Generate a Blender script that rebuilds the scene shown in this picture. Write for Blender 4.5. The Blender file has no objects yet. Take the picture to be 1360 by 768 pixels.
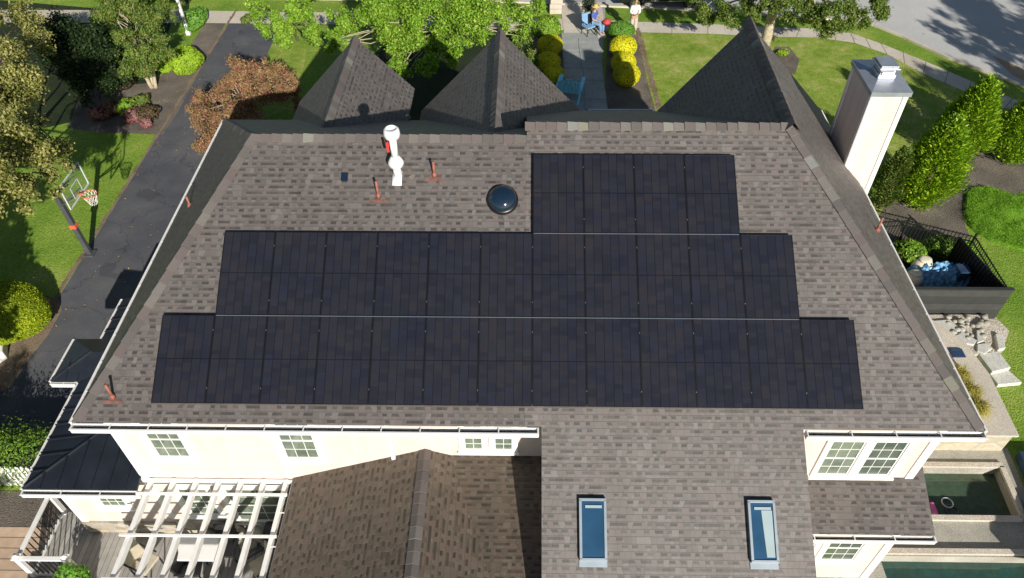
import bpy, math, random
import numpy as np
from mathutils import Vector, Matrix
random.seed(7); RNG = np.random.default_rng(11)
SC = bpy.context.scene
COL = SC.collection
G = -5.8                                     # ground level (roof eave is z = 0)

# ------------------------------------------------------------------ camera
CAM = Vector((0.351, -8.464, 11.859)); FPX = 989.86
R_ = Vector((0.99985907, 0.01552766, -0.00638174)); U_ = Vector((-0.00660824, 0.71347824, 0.70064622)); F_ = Vector((-0.01543263, 0.70050531, -0.7134803))
cam_d = bpy.data.cameras.new('camera'); cam = bpy.data.objects.new('camera', cam_d); COL.objects.link(cam)
cam.matrix_world = Matrix(((R_.x, U_.x, -F_.x, CAM.x), (R_.y, U_.y, -F_.y, CAM.y), (R_.z, U_.z, -F_.z, CAM.z), (0, 0, 0, 1)))
cam_d.sensor_width = 36; cam_d.lens = FPX / 1360 * 36; cam_d.clip_end = 2000; cam_d.clip_start = .1
SC.camera = cam
def P(px, py, z=G):
    """where the sight line through photo point (px, py) reaches height z"""
    d = F_ + R_ * ((px - 680) / FPX) - U_ * ((py - 384) / FPX)
    t = (z - CAM.z) / d.z
    return CAM + d * t

# ------------------------------------------------------------------ light
w = bpy.data.worlds.new('World'); SC.world = w; w.use_nodes = True
nt = w.node_tree; bg = nt.nodes['Background']; sky = nt.nodes.new('ShaderNodeTexSky')
sky.sky_type = 'NISHITA'; sky.sun_disc = False; sky.sun_elevation = math.radians(26); sky.sun_rotation = math.radians(160)
sky.air_density = 1.0; sky.dust_density = .6
nt.links.new(sky.outputs[0], bg.inputs[0]); bg.inputs[1].default_value = .052
sl = bpy.data.lights.new('sun', 'SUN'); sl.energy = 5.0; sl.angle = math.radians(.5); sl.color = (1, .945, .86)
so = bpy.data.objects.new('sun', sl); COL.objects.link(so)
SUND = Vector((-.345, 1, -.515)).normalized()
so.rotation_euler = SUND.to_track_quat('-Z', 'Y').to_euler(); so.location = (10, -30, 30)
SC.view_settings.view_transform = 'Standard'; SC.view_settings.look = 'None'; SC.view_settings.exposure = 0.33; SC.view_settings.gamma = 1

# ------------------------------------------------------------------ materials
def newmat(name):
    m = bpy.data.materials.new(name); m.use_nodes = True
    return m, m.node_tree, m.node_tree.nodes['Principled BSDF']
def N(nt, t, **k):
    n = nt.nodes.new(t)
    for a, b in k.items(): setattr(n, a, b)
    return n
def math_(nt, op, a, b=None, c=None):
    n = N(nt, 'ShaderNodeMath', operation=op)
    for i, v in enumerate((a, b, c)):
        if v is None: continue
        if isinstance(v, (int, float)): n.inputs[i].default_value = v
        else: nt.links.new(v, n.inputs[i])
    return n.outputs[0]
def ramp(nt, fac, stops, interp='LINEAR'):
    r = N(nt, 'ShaderNodeValToRGB'); r.color_ramp.interpolation = interp
    e = r.color_ramp.elements
    while len(e) < len(stops): e.new(.5)
    for i, (p, c) in enumerate(stops):
        e[i].position = p; e[i].color = (*c, 1)
    nt.links.new(fac, r.inputs[0]); return r.outputs[0]
def mixc(nt, fac, a, b, mode='MIX'):
    n = N(nt, 'ShaderNodeMix', data_type='RGBA', blend_type=mode)
    for s, v in ((0, fac), (6, a), (7, b)):
        if isinstance(v, (int, float)): n.inputs[s].default_value = v
        elif isinstance(v, tuple): n.inputs[s].default_value = (*v, 1)
        else: nt.links.new(v, n.inputs[s])
    return n.outputs[2]
def bump(nt, bs, h, strength=.5, dist=.01):
    b = N(nt, 'ShaderNodeBump'); b.inputs['Strength'].default_value = strength; b.inputs['Distance'].default_value = dist
    nt.links.new(h, b.inputs['Height']); nt.links.new(b.outputs[0], bs.inputs['Normal'])
def noise(nt, scale, detail=4, vec=None, rough=.55):
    n = N(nt, 'ShaderNodeTexNoise'); n.inputs['Scale'].default_value = scale; n.inputs['Detail'].default_value = detail; n.inputs['Roughness'].default_value = rough
    if vec is None:
        vec = N(nt, 'ShaderNodeNewGeometry').outputs['Position']
    nt.links.new(vec, n.inputs['Vector']); return n.outputs['Fac']
def simple(name, col, rough=.6, var=.12, scale=3, metal=0, bmp=0, bscale=40, spec=.5):
    m, nt, bs = newmat(name)
    n = noise(nt, scale, 5)
    a = tuple(c * (1 - var) for c in col); b = tuple(min(1, c * (1 + var)) for c in col)
    nt.links.new(ramp(nt, n, [(.3, a), (.7, b)]), bs.inputs['Base Color'])
    bs.inputs['Roughness'].default_value = rough; bs.inputs['Metallic'].default_value = metal
    bs.inputs['Specular IOR Level'].default_value = spec
    if bmp: bump(nt, bs, noise(nt, bscale, 3), bmp, .01)
    return m

def shingle_mat(name, dark, mid, light, warm, warmth=.5, row=.132, tab=.108):
    m, nt, bs = newmat(name)
    uv = N(nt, 'ShaderNodeUVMap').outputs[0]
    sp = N(nt, 'ShaderNodeSeparateXYZ'); nt.links.new(uv, sp.inputs[0]); u, v = sp.outputs[0], sp.outputs[1]
    vr = math_(nt, 'DIVIDE', v, row); ri = math_(nt, 'FLOOR', vr); f = math_(nt, 'FRACT', vr)
    wr = N(nt, 'ShaderNodeTexWhiteNoise', noise_dimensions='1D'); nt.links.new(ri, wr.inputs['W'])
    uo = math_(nt, 'ADD', math_(nt, 'DIVIDE', u, tab), math_(nt, 'MULTIPLY', wr.outputs['Value'], 13.7))
    wob = noise(nt, 3.1, 1, uv); uo = math_(nt, 'ADD', uo, math_(nt, 'MULTIPLY', wob, 2.2))
    ci = math_(nt, 'FLOOR', uo); cf = math_(nt, 'FRACT', uo)
    cv = N(nt, 'ShaderNodeCombineXYZ'); nt.links.new(ci, cv.inputs[0]); nt.links.new(ri, cv.inputs[1])
    wn = N(nt, 'ShaderNodeTexWhiteNoise', noise_dimensions='2D'); nt.links.new(cv.outputs[0], wn.inputs['Vector'])
    par = math_(nt, 'GREATER_THAN', math_(nt, 'MODULO', math_(nt, 'ADD', math_(nt, 'ABSOLUTE', ci), 0.0), 2.0), .5)
    flip = math_(nt, 'GREATER_THAN', wn.outputs['Value'], .84)
    tabv = math_(nt, 'ABSOLUTE', math_(nt, 'SUBTRACT', par, flip))
    sc2 = N(nt, 'ShaderNodeSeparateColor'); nt.links.new(wn.outputs['Color'], sc2.inputs[0])
    base = ramp(nt, sc2.outputs[1], [(0, dark), (.3, mid), (.55, warm), (.8, mid), (1, light)])
    # granule blend that drifts along the courses
    big = noise(nt, 1.3, 4, uv)
    base = mixc(nt, math_(nt, 'MULTIPLY', math_(nt, 'SUBTRACT', big, .35), warmth * 1.6), base, warm)
    # the shadow line printed on the lower layer of laminated shingles
    low = math_(nt, 'SUBTRACT', 1.0, tabv)
    band = math_(nt, 'MULTIPLY', low, math_(nt, 'MULTIPLY', math_(nt, 'GREATER_THAN', f, .46), math_(nt, 'LESS_THAN', f, .9)))
    rag = math_(nt, 'MULTIPLY', band, math_(nt, 'ADD', .4, math_(nt, 'MULTIPLY', sc2.outputs[2], .45)))
    base = mixc(nt, rag, base, tuple(c * .3 for c in dark))
    base = mixc(nt, math_(nt, 'MULTIPLY', math_(nt, 'LESS_THAN', f, .07), .45), base, tuple(c * .35 for c in dark))
    gr = noise(nt, 55, 3, uv, .7)
    base = mixc(nt, .55, base, ramp(nt, gr, [(.3, (.55, .55, .55)), (.7, (1.3, 1.3, 1.3))]), 'MULTIPLY')
    pos = N(nt, 'ShaderNodeNewGeometry').outputs['Position']
    st = noise(nt, .45, 5, pos)
    base = mixc(nt, .5, base, ramp(nt, st, [(.3, (.82, .8, .78)), (.7, (1.15, 1.14, 1.12))]), 'MULTIPLY')
    # weathering: soft streaks running down the slope, lichen specks
    sv = N(nt, 'ShaderNodeMapping'); sv.inputs['Scale'].default_value = (2.2, .22, 1); nt.links.new(uv, sv.inputs[0])
    base = mixc(nt, .55, base, ramp(nt, noise(nt, 1.0, 5, sv.outputs[0], .65), [(.32, (.8, .79, .77)), (.6, (1.06, 1.06, 1.06)), (.75, (1.16, 1.15, 1.13))]), 'MULTIPLY')
    sk_ = noise(nt, 17, 2, pos); base = mixc(nt, math_(nt, 'MULTIPLY', math_(nt, 'GREATER_THAN', sk_, .74), .5), base, (.3, .28, .23))
    nt.links.new(base, bs.inputs['Base Color'])
    bs.inputs['Roughness'].default_value = .58; bs.inputs['Specular IOR Level'].default_value = .55
    h = math_(nt, 'ADD', math_(nt, 'MULTIPLY', tabv, .5), math_(nt, 'MULTIPLY', math_(nt, 'SUBTRACT', 1.0, f), .9))
    gap = math_(nt, 'LESS_THAN', cf, .06)
    h = math_(nt, 'SUBTRACT', h, math_(nt, 'MULTIPLY', gap, .25))
    h = math_(nt, 'ADD', h, math_(nt, 'MULTIPLY', gr, .25))
    bump(nt, bs, h, .9, .011)
    return m

def cap_mat(name):
    m, nt, bs = newmat(name)
    g = N(nt, 'ShaderNodeNewGeometry')
    base = ramp(nt, g.outputs['Random Per Island'], [(0, (.095, .085, .08)), (.3, (.13, .112, .105)), (.5, (.12, .095, .09)), (.75, (.15, .138, .125)), (.86, (.155, .145, .13)), (.9, (.2, .195, .15)), (1, (.2, .2, .19))])
    gr = noise(nt, 60, 3)
    base = mixc(nt, .5, base, ramp(nt, gr, [(.3, (.6, .6, .6)), (.7, (1.25, 1.25, 1.25))]), 'MULTIPLY')
    nt.links.new(base, bs.inputs['Base Color']); bs.inputs['Roughness'].default_value = .7
    bump(nt, bs, gr, .5, .006)
    return m

def panel_mat():
    m, nt, bs = newmat('solar_glass')
    uv = N(nt, 'ShaderNodeUVMap').outputs[0]
    sp = N(nt, 'ShaderNodeSeparateXYZ'); nt.links.new(uv, sp.inputs[0]); u, v = sp.outputs[0], sp.outputs[1]
    cu = math_(nt, 'MULTIPLY', u, 6); cvv = math_(nt, 'MULTIPLY', v, 20)
    iu, iv = math_(nt, 'FLOOR', cu), math_(nt, 'FLOOR', cvv)
    fu, fv = math_(nt, 'FRACT', cu), math_(nt, 'FRACT', cvv)
    oi = N(nt, 'ShaderNodeObjectInfo')
    cb = N(nt, 'ShaderNodeCombineXYZ'); nt.links.new(iu, cb.inputs[0])
    # pairs of half cells come from one wafer
    nt.links.new(math_(nt, 'FLOOR', math_(nt, 'ADD', math_(nt, 'DIVIDE', iv, 1.7), math_(nt, 'MULTIPLY', iu, .37))), cb.inputs[1]); nt.links.new(math_(nt, 'MULTIPLY', oi.outputs['Random'], 91.0), cb.inputs[2])
    wn = N(nt, 'ShaderNodeTexWhiteNoise', noise_dimensions='3D'); nt.links.new(cb.outputs[0], wn.inputs['Vector'])
    c = ramp(nt, wn.outputs['Value'], [(0, (.0145, .0155, .0215)), (.35, (.017, .018, .025)), (.6, (.019, .0195, .026)), (.82, (.0215, .0205, .0245)), (1, (.0175, .020, .031))])
    pos = N(nt, 'ShaderNodeNewGeometry').outputs['Position']
    c = mixc(nt, .7, c, ramp(nt, noise(nt, 1.1, 4, pos), [(.3, (.75, .85, 1.05)), (.7, (1.35, 1.22, 1.1))]), 'MULTIPLY')
    line = math_(nt, 'MAXIMUM', math_(nt, 'LESS_THAN', fu, .05), math_(nt, 'GREATER_THAN', fu, .965))
    mid = math_(nt, 'LESS_THAN', math_(nt, 'ABSOLUTE', math_(nt, 'SUBTRACT', v, .5)), .006)
    hl = math_(nt, 'MULTIPLY', math_(nt, 'LESS_THAN', fv, .06), .15)
    al = math_(nt, 'MAXIMUM', math_(nt, 'MAXIMUM', math_(nt, 'MULTIPLY', line, .6), math_(nt, 'MULTIPLY', mid, .6)), hl)
    c = mixc(nt, al, c, (.003, .003, .0045))
    nt.links.new(c, bs.inputs['Base Color'])
    dust = noise(nt, 5, 5, pos)
    nt.links.new(ramp(nt, dust, [(.3, (.14, .14, .14)), (.7, (.27, .27, .27))]), bs.inputs['Roughness'])
    bs.inputs['Specular IOR Level'].default_value = .55
    wf = N(nt, 'ShaderNodeTexWave'); wf.inputs['Scale'].default_value = 60
    bump(nt, bs, noise(nt, 14, 2, pos), .06, .004)
    return m

def leaf_mat(name, cols, trans=.3, rough=.55):
    m = bpy.data.materials.new(name); m.use_nodes = True; nt = m.node_tree; bs = nt.nodes['Principled BSDF']; out = nt.nodes['Material Output']
    g = N(nt, 'ShaderNodeNewGeometry')
    k = len(cols)
    c = ramp(nt, g.outputs['Random Per Island'], [(i / (k - 1), cols[i]) for i in range(k)])
    c = mixc(nt, .8, c, ramp(nt, noise(nt, 1.6, 3), [(.3, (.72, .74, .7)), (.7, (1.25, 1.2, 1.1))]), 'MULTIPLY')
    nt.links.new(c, bs.inputs['Base Color']); bs.inputs['Roughness'].default_value = rough; bs.inputs['Specular IOR Level'].default_value = .35
    tr = N(nt, 'ShaderNodeBsdfTranslucent'); nt.links.new(mixc(nt, 1.0, c, (1.2, 1.25, .6), 'MULTIPLY'), tr.inputs[0])
    mx = N(nt, 'ShaderNodeMixShader'); mx.inputs[0].default_value = trans
    nt.links.new(bs.outputs[0], mx.inputs[1]); nt.links.new(tr.outputs[0], mx.inputs[2]); nt.links.new(mx.outputs[0], out.inputs[0])
    return m

M = {}
M['shingle'] = shingle_mat('roof_shingles', (.106, .095, .09), (.133, .121, .115), (.166, .154, .147), (.14, .117, .109))
M['shingle_old'] = shingle_mat('lower_roof_shingles', (.085, .068, .05), (.118, .098, .072), (.15, .125, .095), (.135, .098, .075), .4)
M['cap'] = cap_mat('ridge_cap_shingles')
M['panel'] = panel_mat()
M['frame_black'] = simple('black_anodised_frame', (.008, .008, .01), .35, .2)
M['rail'] = simple('rail_and_sky_glint', (.15, .18, .21), .4, .1, metal=.3)
M['alu'] = simple('bright_clamp', (.42, .43, .46), .3, .1, metal=.8)
M['white'] = simple('white_paint', (.80, .79, .76), .45, .05, 6)
M['gutter_in'] = simple('gutter_bottom_shade', (.03, .028, .026), .8, .5, 8)
M['slate'] = simple('black_metal_roof', (.016, .02, .028), .38, .25, 2, metal=.0, spec=.5)
M['copper'] = simple('rusty_red_pipe', (.27, .095, .065), .6, .3, 14)
M['redflash'] = simple('red_stained_flashing', (.16, .075, .06), .8, .3, 9)
M['pvc'] = simple('white_pvc', (.78, .78, .78), .3, .04)
M['redtag'] = simple('red_tag', (.6, .04, .035), .5, .1)
M['bluemetal'] = simple('galvanised_cap', (.42, .45, .5), .32, .15, 3, metal=.55)
M['sky_frame'] = simple('grey_skylight_frame', (.27, .32, .36), .4, .1, metal=.3)
def glass(name, col, rough=.05, spec=.8):
    m, nt, bs = newmat(name)
    c = ramp(nt, noise(nt, 1.5, 3), [(.3, tuple(k * .8 for k in col)), (.7, tuple(min(1, k * 1.2) for k in col))])
    nt.links.new(c, bs.inputs['Base Color']); bs.inputs['Roughness'].default_value = rough; bs.inputs['Specular IOR Level'].default_value = spec
    bs.inputs['Coat Weight'].default_value = .5; bs.inputs['Coat Roughness'].default_value = .03
    return m
M['skyglass'] = glass('skylight_glass', (.02, .07, .14))
M['blind'] = simple('skylight_blind', (.28, .36, .38), .6, .05)
M['dome'] = glass('tube_dome', (.008, .02, .04), .06)
def blindglass(name, a, b):
    m, nt, bs = newmat(name)
    g = N(nt, 'ShaderNodeNewGeometry'); sp = N(nt, 'ShaderNodeSeparateXYZ'); nt.links.new(g.outputs['Position'], sp.inputs[0])
    f = math_(nt, 'FRACT', math_(nt, 'DIVIDE', sp.outputs[2], .05))
    c = mixc(nt, math_(nt, 'MULTIPLY', math_(nt, 'LESS_THAN', f, .35), .45), a, b)
    c = mixc(nt, .8, c, ramp(nt, noise(nt, 2.2, 3), [(.35, (.55, .6, .6)), (.65, (1.3, 1.25, 1.15))]), 'MULTIPLY')
    nt.links.new(c, bs.inputs['Base Color']); bs.inputs['Roughness'].default_value = .08; bs.inputs['Specular IOR Level'].default_value = .7
    bump(nt, bs, noise(nt, 3, 1), .15, .01)
    return m
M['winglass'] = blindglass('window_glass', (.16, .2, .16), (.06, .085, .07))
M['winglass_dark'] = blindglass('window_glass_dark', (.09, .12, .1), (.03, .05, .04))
def siding(name, col):
    m, nt, bs = newmat(name)
    g = N(nt, 'ShaderNodeNewGeometry'); sp = N(nt, 'ShaderNodeSeparateXYZ'); nt.links.new(g.outputs['Position'], sp.inputs[0])
    f = math_(nt, 'FRACT', math_(nt, 'DIVIDE', sp.outputs[2], .115))
    c = mixc(nt, math_(nt, 'MULTIPLY', math_(nt, 'LESS_THAN', f, .08), .25), col, tuple(k * .6 for k in col))
    c = mixc(nt, .4, c, ramp(nt, noise(nt, 1.2, 5), [(.3, (.88, .88, .87)), (.7, (1.08, 1.08, 1.07))]), 'MULTIPLY')
    gm_ = N(nt, 'ShaderNodeMapping'); gm_.inputs['Scale'].default_value = (5, 5, .5); nt.links.new(g.outputs['Position'], gm_.inputs[0])
    c = mixc(nt, .6, c, ramp(nt, noise(nt, 1, 5, gm_.outputs[0], .7), [(.3, (.82, .81, .78)), (.55, (1.02, 1.02, 1.02))]), 'MULTIPLY')
    nt.links.new(c, bs.inputs['Base Color']); bs.inputs['Roughness'].default_value = .55
    bump(nt, bs, math_(nt, 'SUBTRACT', 1.0, f), .5, .012)
    return m
M['siding'] = siding('cream_siding', (.68, .585, .53))
def stone(name, cols, scale=3.5, mortar=(.35, .33, .28)):
    m, nt, bs = newmat(name)
    g = N(nt, 'ShaderNodeNewGeometry'); mp = N(nt, 'ShaderNodeMapping'); mp.inputs['Scale'].default_value = (1, 1, 1.7); nt.links.new(g.outputs['Position'], mp.inputs[0])
    v = N(nt, 'ShaderNodeTexVoronoi'); v.inputs['Scale'].default_value = scale; nt.links.new(mp.outputs[0], v.inputs['Vector'])
    e = N(nt, 'ShaderNodeTexVoronoi', feature='DISTANCE_TO_EDGE'); e.inputs['Scale'].default_value = scale; nt.links.new(mp.outputs[0], e.inputs['Vector'])
    s = N(nt, 'ShaderNodeSeparateColor'); nt.links.new(v.outputs['Color'], s.inputs[0])
    c = ramp(nt, s.outputs[0], [(i / (len(cols) - 1), cols[i]) for i in range(len(cols))])
    c = mixc(nt, .5, c, ramp(nt, noise(nt, 9, 5), [(.3, (.7, .7, .7)), (.7, (1.25, 1.25, 1.25))]), 'MULTIPLY')
    c = mixc(nt, math_(nt, 'LESS_THAN', e.outputs[0], .045), c, mortar)
    nt.links.new(c, bs.inputs['Base Color']); bs.inputs['Roughness'].default_value = .8
    bump(nt, bs, math_(nt, 'MINIMUM', e.outputs[0], .15), .8, .08)
    return m
M['stone'] = stone('fieldstone', [(.22, .19, .15), (.42, .36, .26), (.5, .46, .38), (.3, .27, .24)])
def ground_mat(name, cols, s1=.35, s2=9, bmp=.6, rough=.9, fine=45):
    m, nt, bs = newmat(name)
    a = noise(nt, s1, 5); b = noise(nt, s2, 5, None, .65); c_ = noise(nt, fine, 3)
    f = math_(nt, 'ADD', math_(nt, 'MULTIPLY', a, .55), math_(nt, 'ADD', math_(nt, 'MULTIPLY', b, .3), math_(nt, 'MULTIPLY', c_, .15)))
    k = len(cols); c = ramp(nt, f, [(.34 + .32 * i / (k - 1), cols[i]) for i in range(k)])
    c = mixc(nt, .75, c, ramp(nt, c_, [(.3, (.5, .5, .5)), (.7, (1.4, 1.4, 1.4))]), 'MULTIPLY')
    nt.links.new(c, bs.inputs['Base Color']); bs.inputs['Roughness'].default_value = rough; bs.inputs['Specular IOR Level'].default_value = .25
    bump(nt, bs, math_(nt, 'ADD', c_, math_(nt, 'MULTIPLY', b, .6)), bmp, .04)
    return m
M['grass'] = ground_mat('lawn', [(.11, .21, .018), (.165, .285, .028), (.235, .345, .045), (.36, .4, .1)], .5, 5, 1.0, .9, 22)
M['grass_dry'] = ground_mat('dry_lawn', [(.14, .24, .02), (.21, .31, .035), (.3, .37, .07), (.48, .44, .18)], .9, 3.6, 1.0, .9, 20)
M['asphalt'] = ground_mat('asphalt', [(.07, .073, .084), (.09, .093, .105), (.112, .114, .122), (.15, .148, .146)], .5, 1.6, .35, .85)
nt = M['asphalt'].node_tree; bs = nt.nodes['Principled BSDF']; old = bs.inputs['Base Color'].links[0].from_socket
g_ = N(nt, 'ShaderNodeNewGeometry'); va = N(nt, 'ShaderNodeVectorMath', operation='ADD'); nt.links.new(g_.outputs['Position'], va.inputs[0])
nn = N(nt, 'ShaderNodeTexNoise'); nn.inputs['Scale'].default_value = 1.3; nn.inputs['Detail'].default_value = 6; nt.links.new(g_.outputs['Position'], nn.inputs['Vector']); nt.links.new(nn.outputs['Color'], va.inputs[1])
ve = N(nt, 'ShaderNodeTexVoronoi', feature='DISTANCE_TO_EDGE'); ve.inputs['Scale'].default_value = .33; nt.links.new(va.outputs[0], ve.inputs['Vector'])
c1 = mixc(nt, math_(nt, 'MULTIPLY', math_(nt, 'LESS_THAN', ve.outputs[0], .005), .45), old, (.03, .03, .032))
sp_ = noise(nt, 7, 1); c1 = mixc(nt, math_(nt, 'GREATER_THAN', sp_, .80), c1, (.3, .26, .18))
oil = noise(nt, .9, 2); c1 = mixc(nt, math_(nt, 'MULTIPLY', math_(nt, 'GREATER_THAN', oil, .66), .35), c1, (.035, .035, .038)); nt.links.new(c1, bs.inputs['Base Color'])
M['road'] = ground_mat('road_surface', [(.44, .44, .43), (.5, .5, .48), (.56, .555, .53)], .2, 2, .2, .9)
M['concrete'] = ground_mat('concrete', [(.5, .44, .36), (.58, .52, .43), (.66, .6, .5)], .6, 2.5, .15, .85)
M['coping'] = ground_mat('pool_coping', [(.3, .285, .235), (.4, .38, .32), (.5, .475, .4)], .8, 3, .2, .8)
M['grass_island'] = ground_mat('island_grass', [(.1, .24, .012), (.15, .33, .02), (.22, .42, .03)], .8, 7, 1, .9, 24)
M['bluestone'] = ground_mat('bluestone', [(.26, .28, .28), (.34, .355, .34), (.44, .435, .4)], .9, 3, .2, .75)
M['mulch'] = ground_mat('mulch', [(.08, .068, .056), (.14, .12, .1), (.2, .17, .14), (.27, .23, .19)], .8, 14, 1, .95, 30)
M['litter'] = ground_mat('leaf_litter', [(.1, .07, .045), (.22, .155, .1), (.3, .23, .16), (.12, .09, .06)], 1.2, 18, 1, .95, 34)
M['dark_ground'] = ground_mat('ground_cover_and_shade', [(.012, .022, .008), (.022, .038, .012), (.035, .05, .018)], .8, 6, 1)
M['sand'] = ground_mat('bare_soil', [(.3, .2, .12), (.42, .3, .19), (.5, .38, .25)], .5, 4, .3)
M['flag'] = ground_mat('pale_flag', [(.46, .47, .42), (.58, .58, .52), (.7, .69, .6)], 1.5, 5, .2, .8)
M['gravel'] = ground_mat('gravel', [(.42, .37, .3), (.6, .54, .45), (.8, .72, .6)], 1, 16, 1.2, .9, 26)
def planks(name, a, b, axis=0, w_=.14):
    m, nt, bs = newmat(name)
    g = N(nt, 'ShaderNodeNewGeometry'); sp = N(nt, 'ShaderNodeSeparateXYZ'); nt.links.new(g.outputs['Position'], sp.inputs[0])
    x = math_(nt, 'DIVIDE', sp.outputs[axis], w_); i = math_(nt, 'FLOOR', x); f = math_(nt, 'FRACT', x)
    wn = N(nt, 'ShaderNodeTexWhiteNoise', noise_dimensions='1D'); nt.links.new(i, wn.inputs['W'])
    c = ramp(nt, wn.outputs['Value'], [(0, a), (1, b)])
    c = mixc(nt, .5, c, ramp(nt, noise(nt, 5, 6), [(.3, (.7, .7, .7)), (.7, (1.25, 1.25, 1.25))]), 'MULTIPLY')
    c = mixc(nt, math_(nt, 'MULTIPLY', math_(nt, 'LESS_THAN', f, .07), .85), c, (.02, .02, .02))
    nt.links.new(c, bs.inputs['Base Color']); bs.inputs['Roughness'].default_value = .7
    return m
M['deck'] = planks('grey_composite_planks', (.27, .26, .24), (.4, .38, .35))
M['tan_pavers'] = planks('tan_pavers', (.5, .36, .25), (.62, .46, .33), 1, .28)
M['fence_dark'] = planks('weathered_dark_boards', (.03, .032, .031), (.05, .052, .049), 2, .3)
M['iron'] = simple('black_iron', (.012, .012, .012), .5, .2)
M['bark'] = simple('bark', (.2, .15, .105), .9, .4, 12, bmp=.8, bscale=25)
M['bark_pale'] = simple('pale_bark', (.42, .36, .25), .9, .3, 9, bmp=.6, bscale=20)
M['chair_blue'] = simple('bright_blue_paint', (.26, .72, .98), .45, .08)
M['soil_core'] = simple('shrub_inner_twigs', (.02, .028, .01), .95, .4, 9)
M['chair_black'] = simple('black_plastic', (.015, .015, .017), .5, .2)
M['beige'] = simple('beige_cushion', (.5, .45, .34), .8, .1, 8)
M['tabletop'] = simple('white_table', (.82, .82, .8), .35, .03)
M['red'] = simple('red_fabric', (.5, .05, .05), .7, .25, 12)
M['skin'] = simple('skin', (.5, .3, .2), .55, .05)
M['denim'] = simple('light_denim', (.18, .33, .5), .8, .15, 15)
M['blueshirt'] = simple('blue_shirt', (.06, .12, .4), .8, .15, 15)
M['whitecloth'] = simple('white_top', (.75, .73, .72), .8, .08, 15)
M['palepink'] = simple('pale_trousers', (.52, .43, .37), .8, .1, 15)
M['hair'] = simple('dark_hair', (.04, .025, .015), .7, .3, 30)
M['strawhat'] = simple('straw_hat', (.55, .4, .14), .8, .2, 30)
M['carpaint'] = simple('black_car_paint', (.01, .011, .014), .18, .1, spec=.8)
M['chrome'] = simple('chrome', (.75, .75, .75), .12, .05, metal=1)
M['tyre'] = simple('tyre_rubber', (.015, .015, .015), .85, .2)
M['tailred'] = simple('tail_lamp_red', (.4, .01, .01), .2, .1)
M['tarp'] = simple('blue_tarp', (.12, .3, .5), .4, .7, 9, bmp=.5, bscale=9)
M['yellowboard'] = simple('yellow_board', (.42, .33, .09), .7, .2)
M['ball'] = simple('cream_glazed_pot', (.75, .68, .52), .35, .06)
M['pinkfoam'] = simple('pink_vinyl', (.75, .13, .42), .35, .06)
M['bluecover'] = simple('dark_blue_cover', (.03, .06, .12), .45, .3)
M['greycover'] = simple('grey_cover', (.3, .28, .27), .7, .1)
M['net'] = simple('white_net', (.7, .68, .64), .8, .1)
M['orange'] = simple('orange_rim', (.75, .13, .07), .45, .1)
M['poleblack'] = simple('grey_black_pole', (.07, .075, .08), .45, .2)
M['rope_white'] = simple('white_backboard_edge', (.6, .62, .63), .45, .1)
def bbglass():
    m = bpy.data.materials.new('clear_backboard'); m.use_nodes = True; nt = m.node_tree; bs = nt.nodes['Principled BSDF']
    tr = N(nt, 'ShaderNodeBsdfTransparent'); mx = N(nt, 'ShaderNodeMixShader'); mx.inputs[0].default_value = .05
    bs.inputs['Base Color'].default_value = (.3, .4, .45, 1); bs.inputs['Roughness'].default_value = .1
    nt.links.new(tr.outputs[0], mx.inputs[1]); nt.links.new(bs.outputs[0], mx.inputs[2]); nt.links.new(mx.outputs[0], nt.nodes['Material Output'].inputs[0])
    return m
M['bbglass'] = bbglass()
def water(name, col, depthcol):
    m, nt, bs = newmat(name)
    c = ramp(nt, noise(nt, 1.0, 4), [(.3, col), (.7, depthcol)])
    c = mixc(nt, .4, c, ramp(nt, noise(nt, 7, 3), [(.4, (.7, .75, .7)), (.65, (1.3, 1.35, 1.3))]), 'MULTIPLY')
    nt.links.new(c, bs.inputs['Base Color']); bs.inputs['Roughness'].default_value = .06; bs.inputs['Specular IOR Level'].default_value = .5
    bump(nt, bs, noise(nt, 5, 3), .12, .02)
    return m
M['spa_water'] = water('spa_water', (.065, .08, .045), (.05, .095, .06))
M['pool_water'] = water('pool_water', (.045, .065, .045), (.025, .085, .075))

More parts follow.
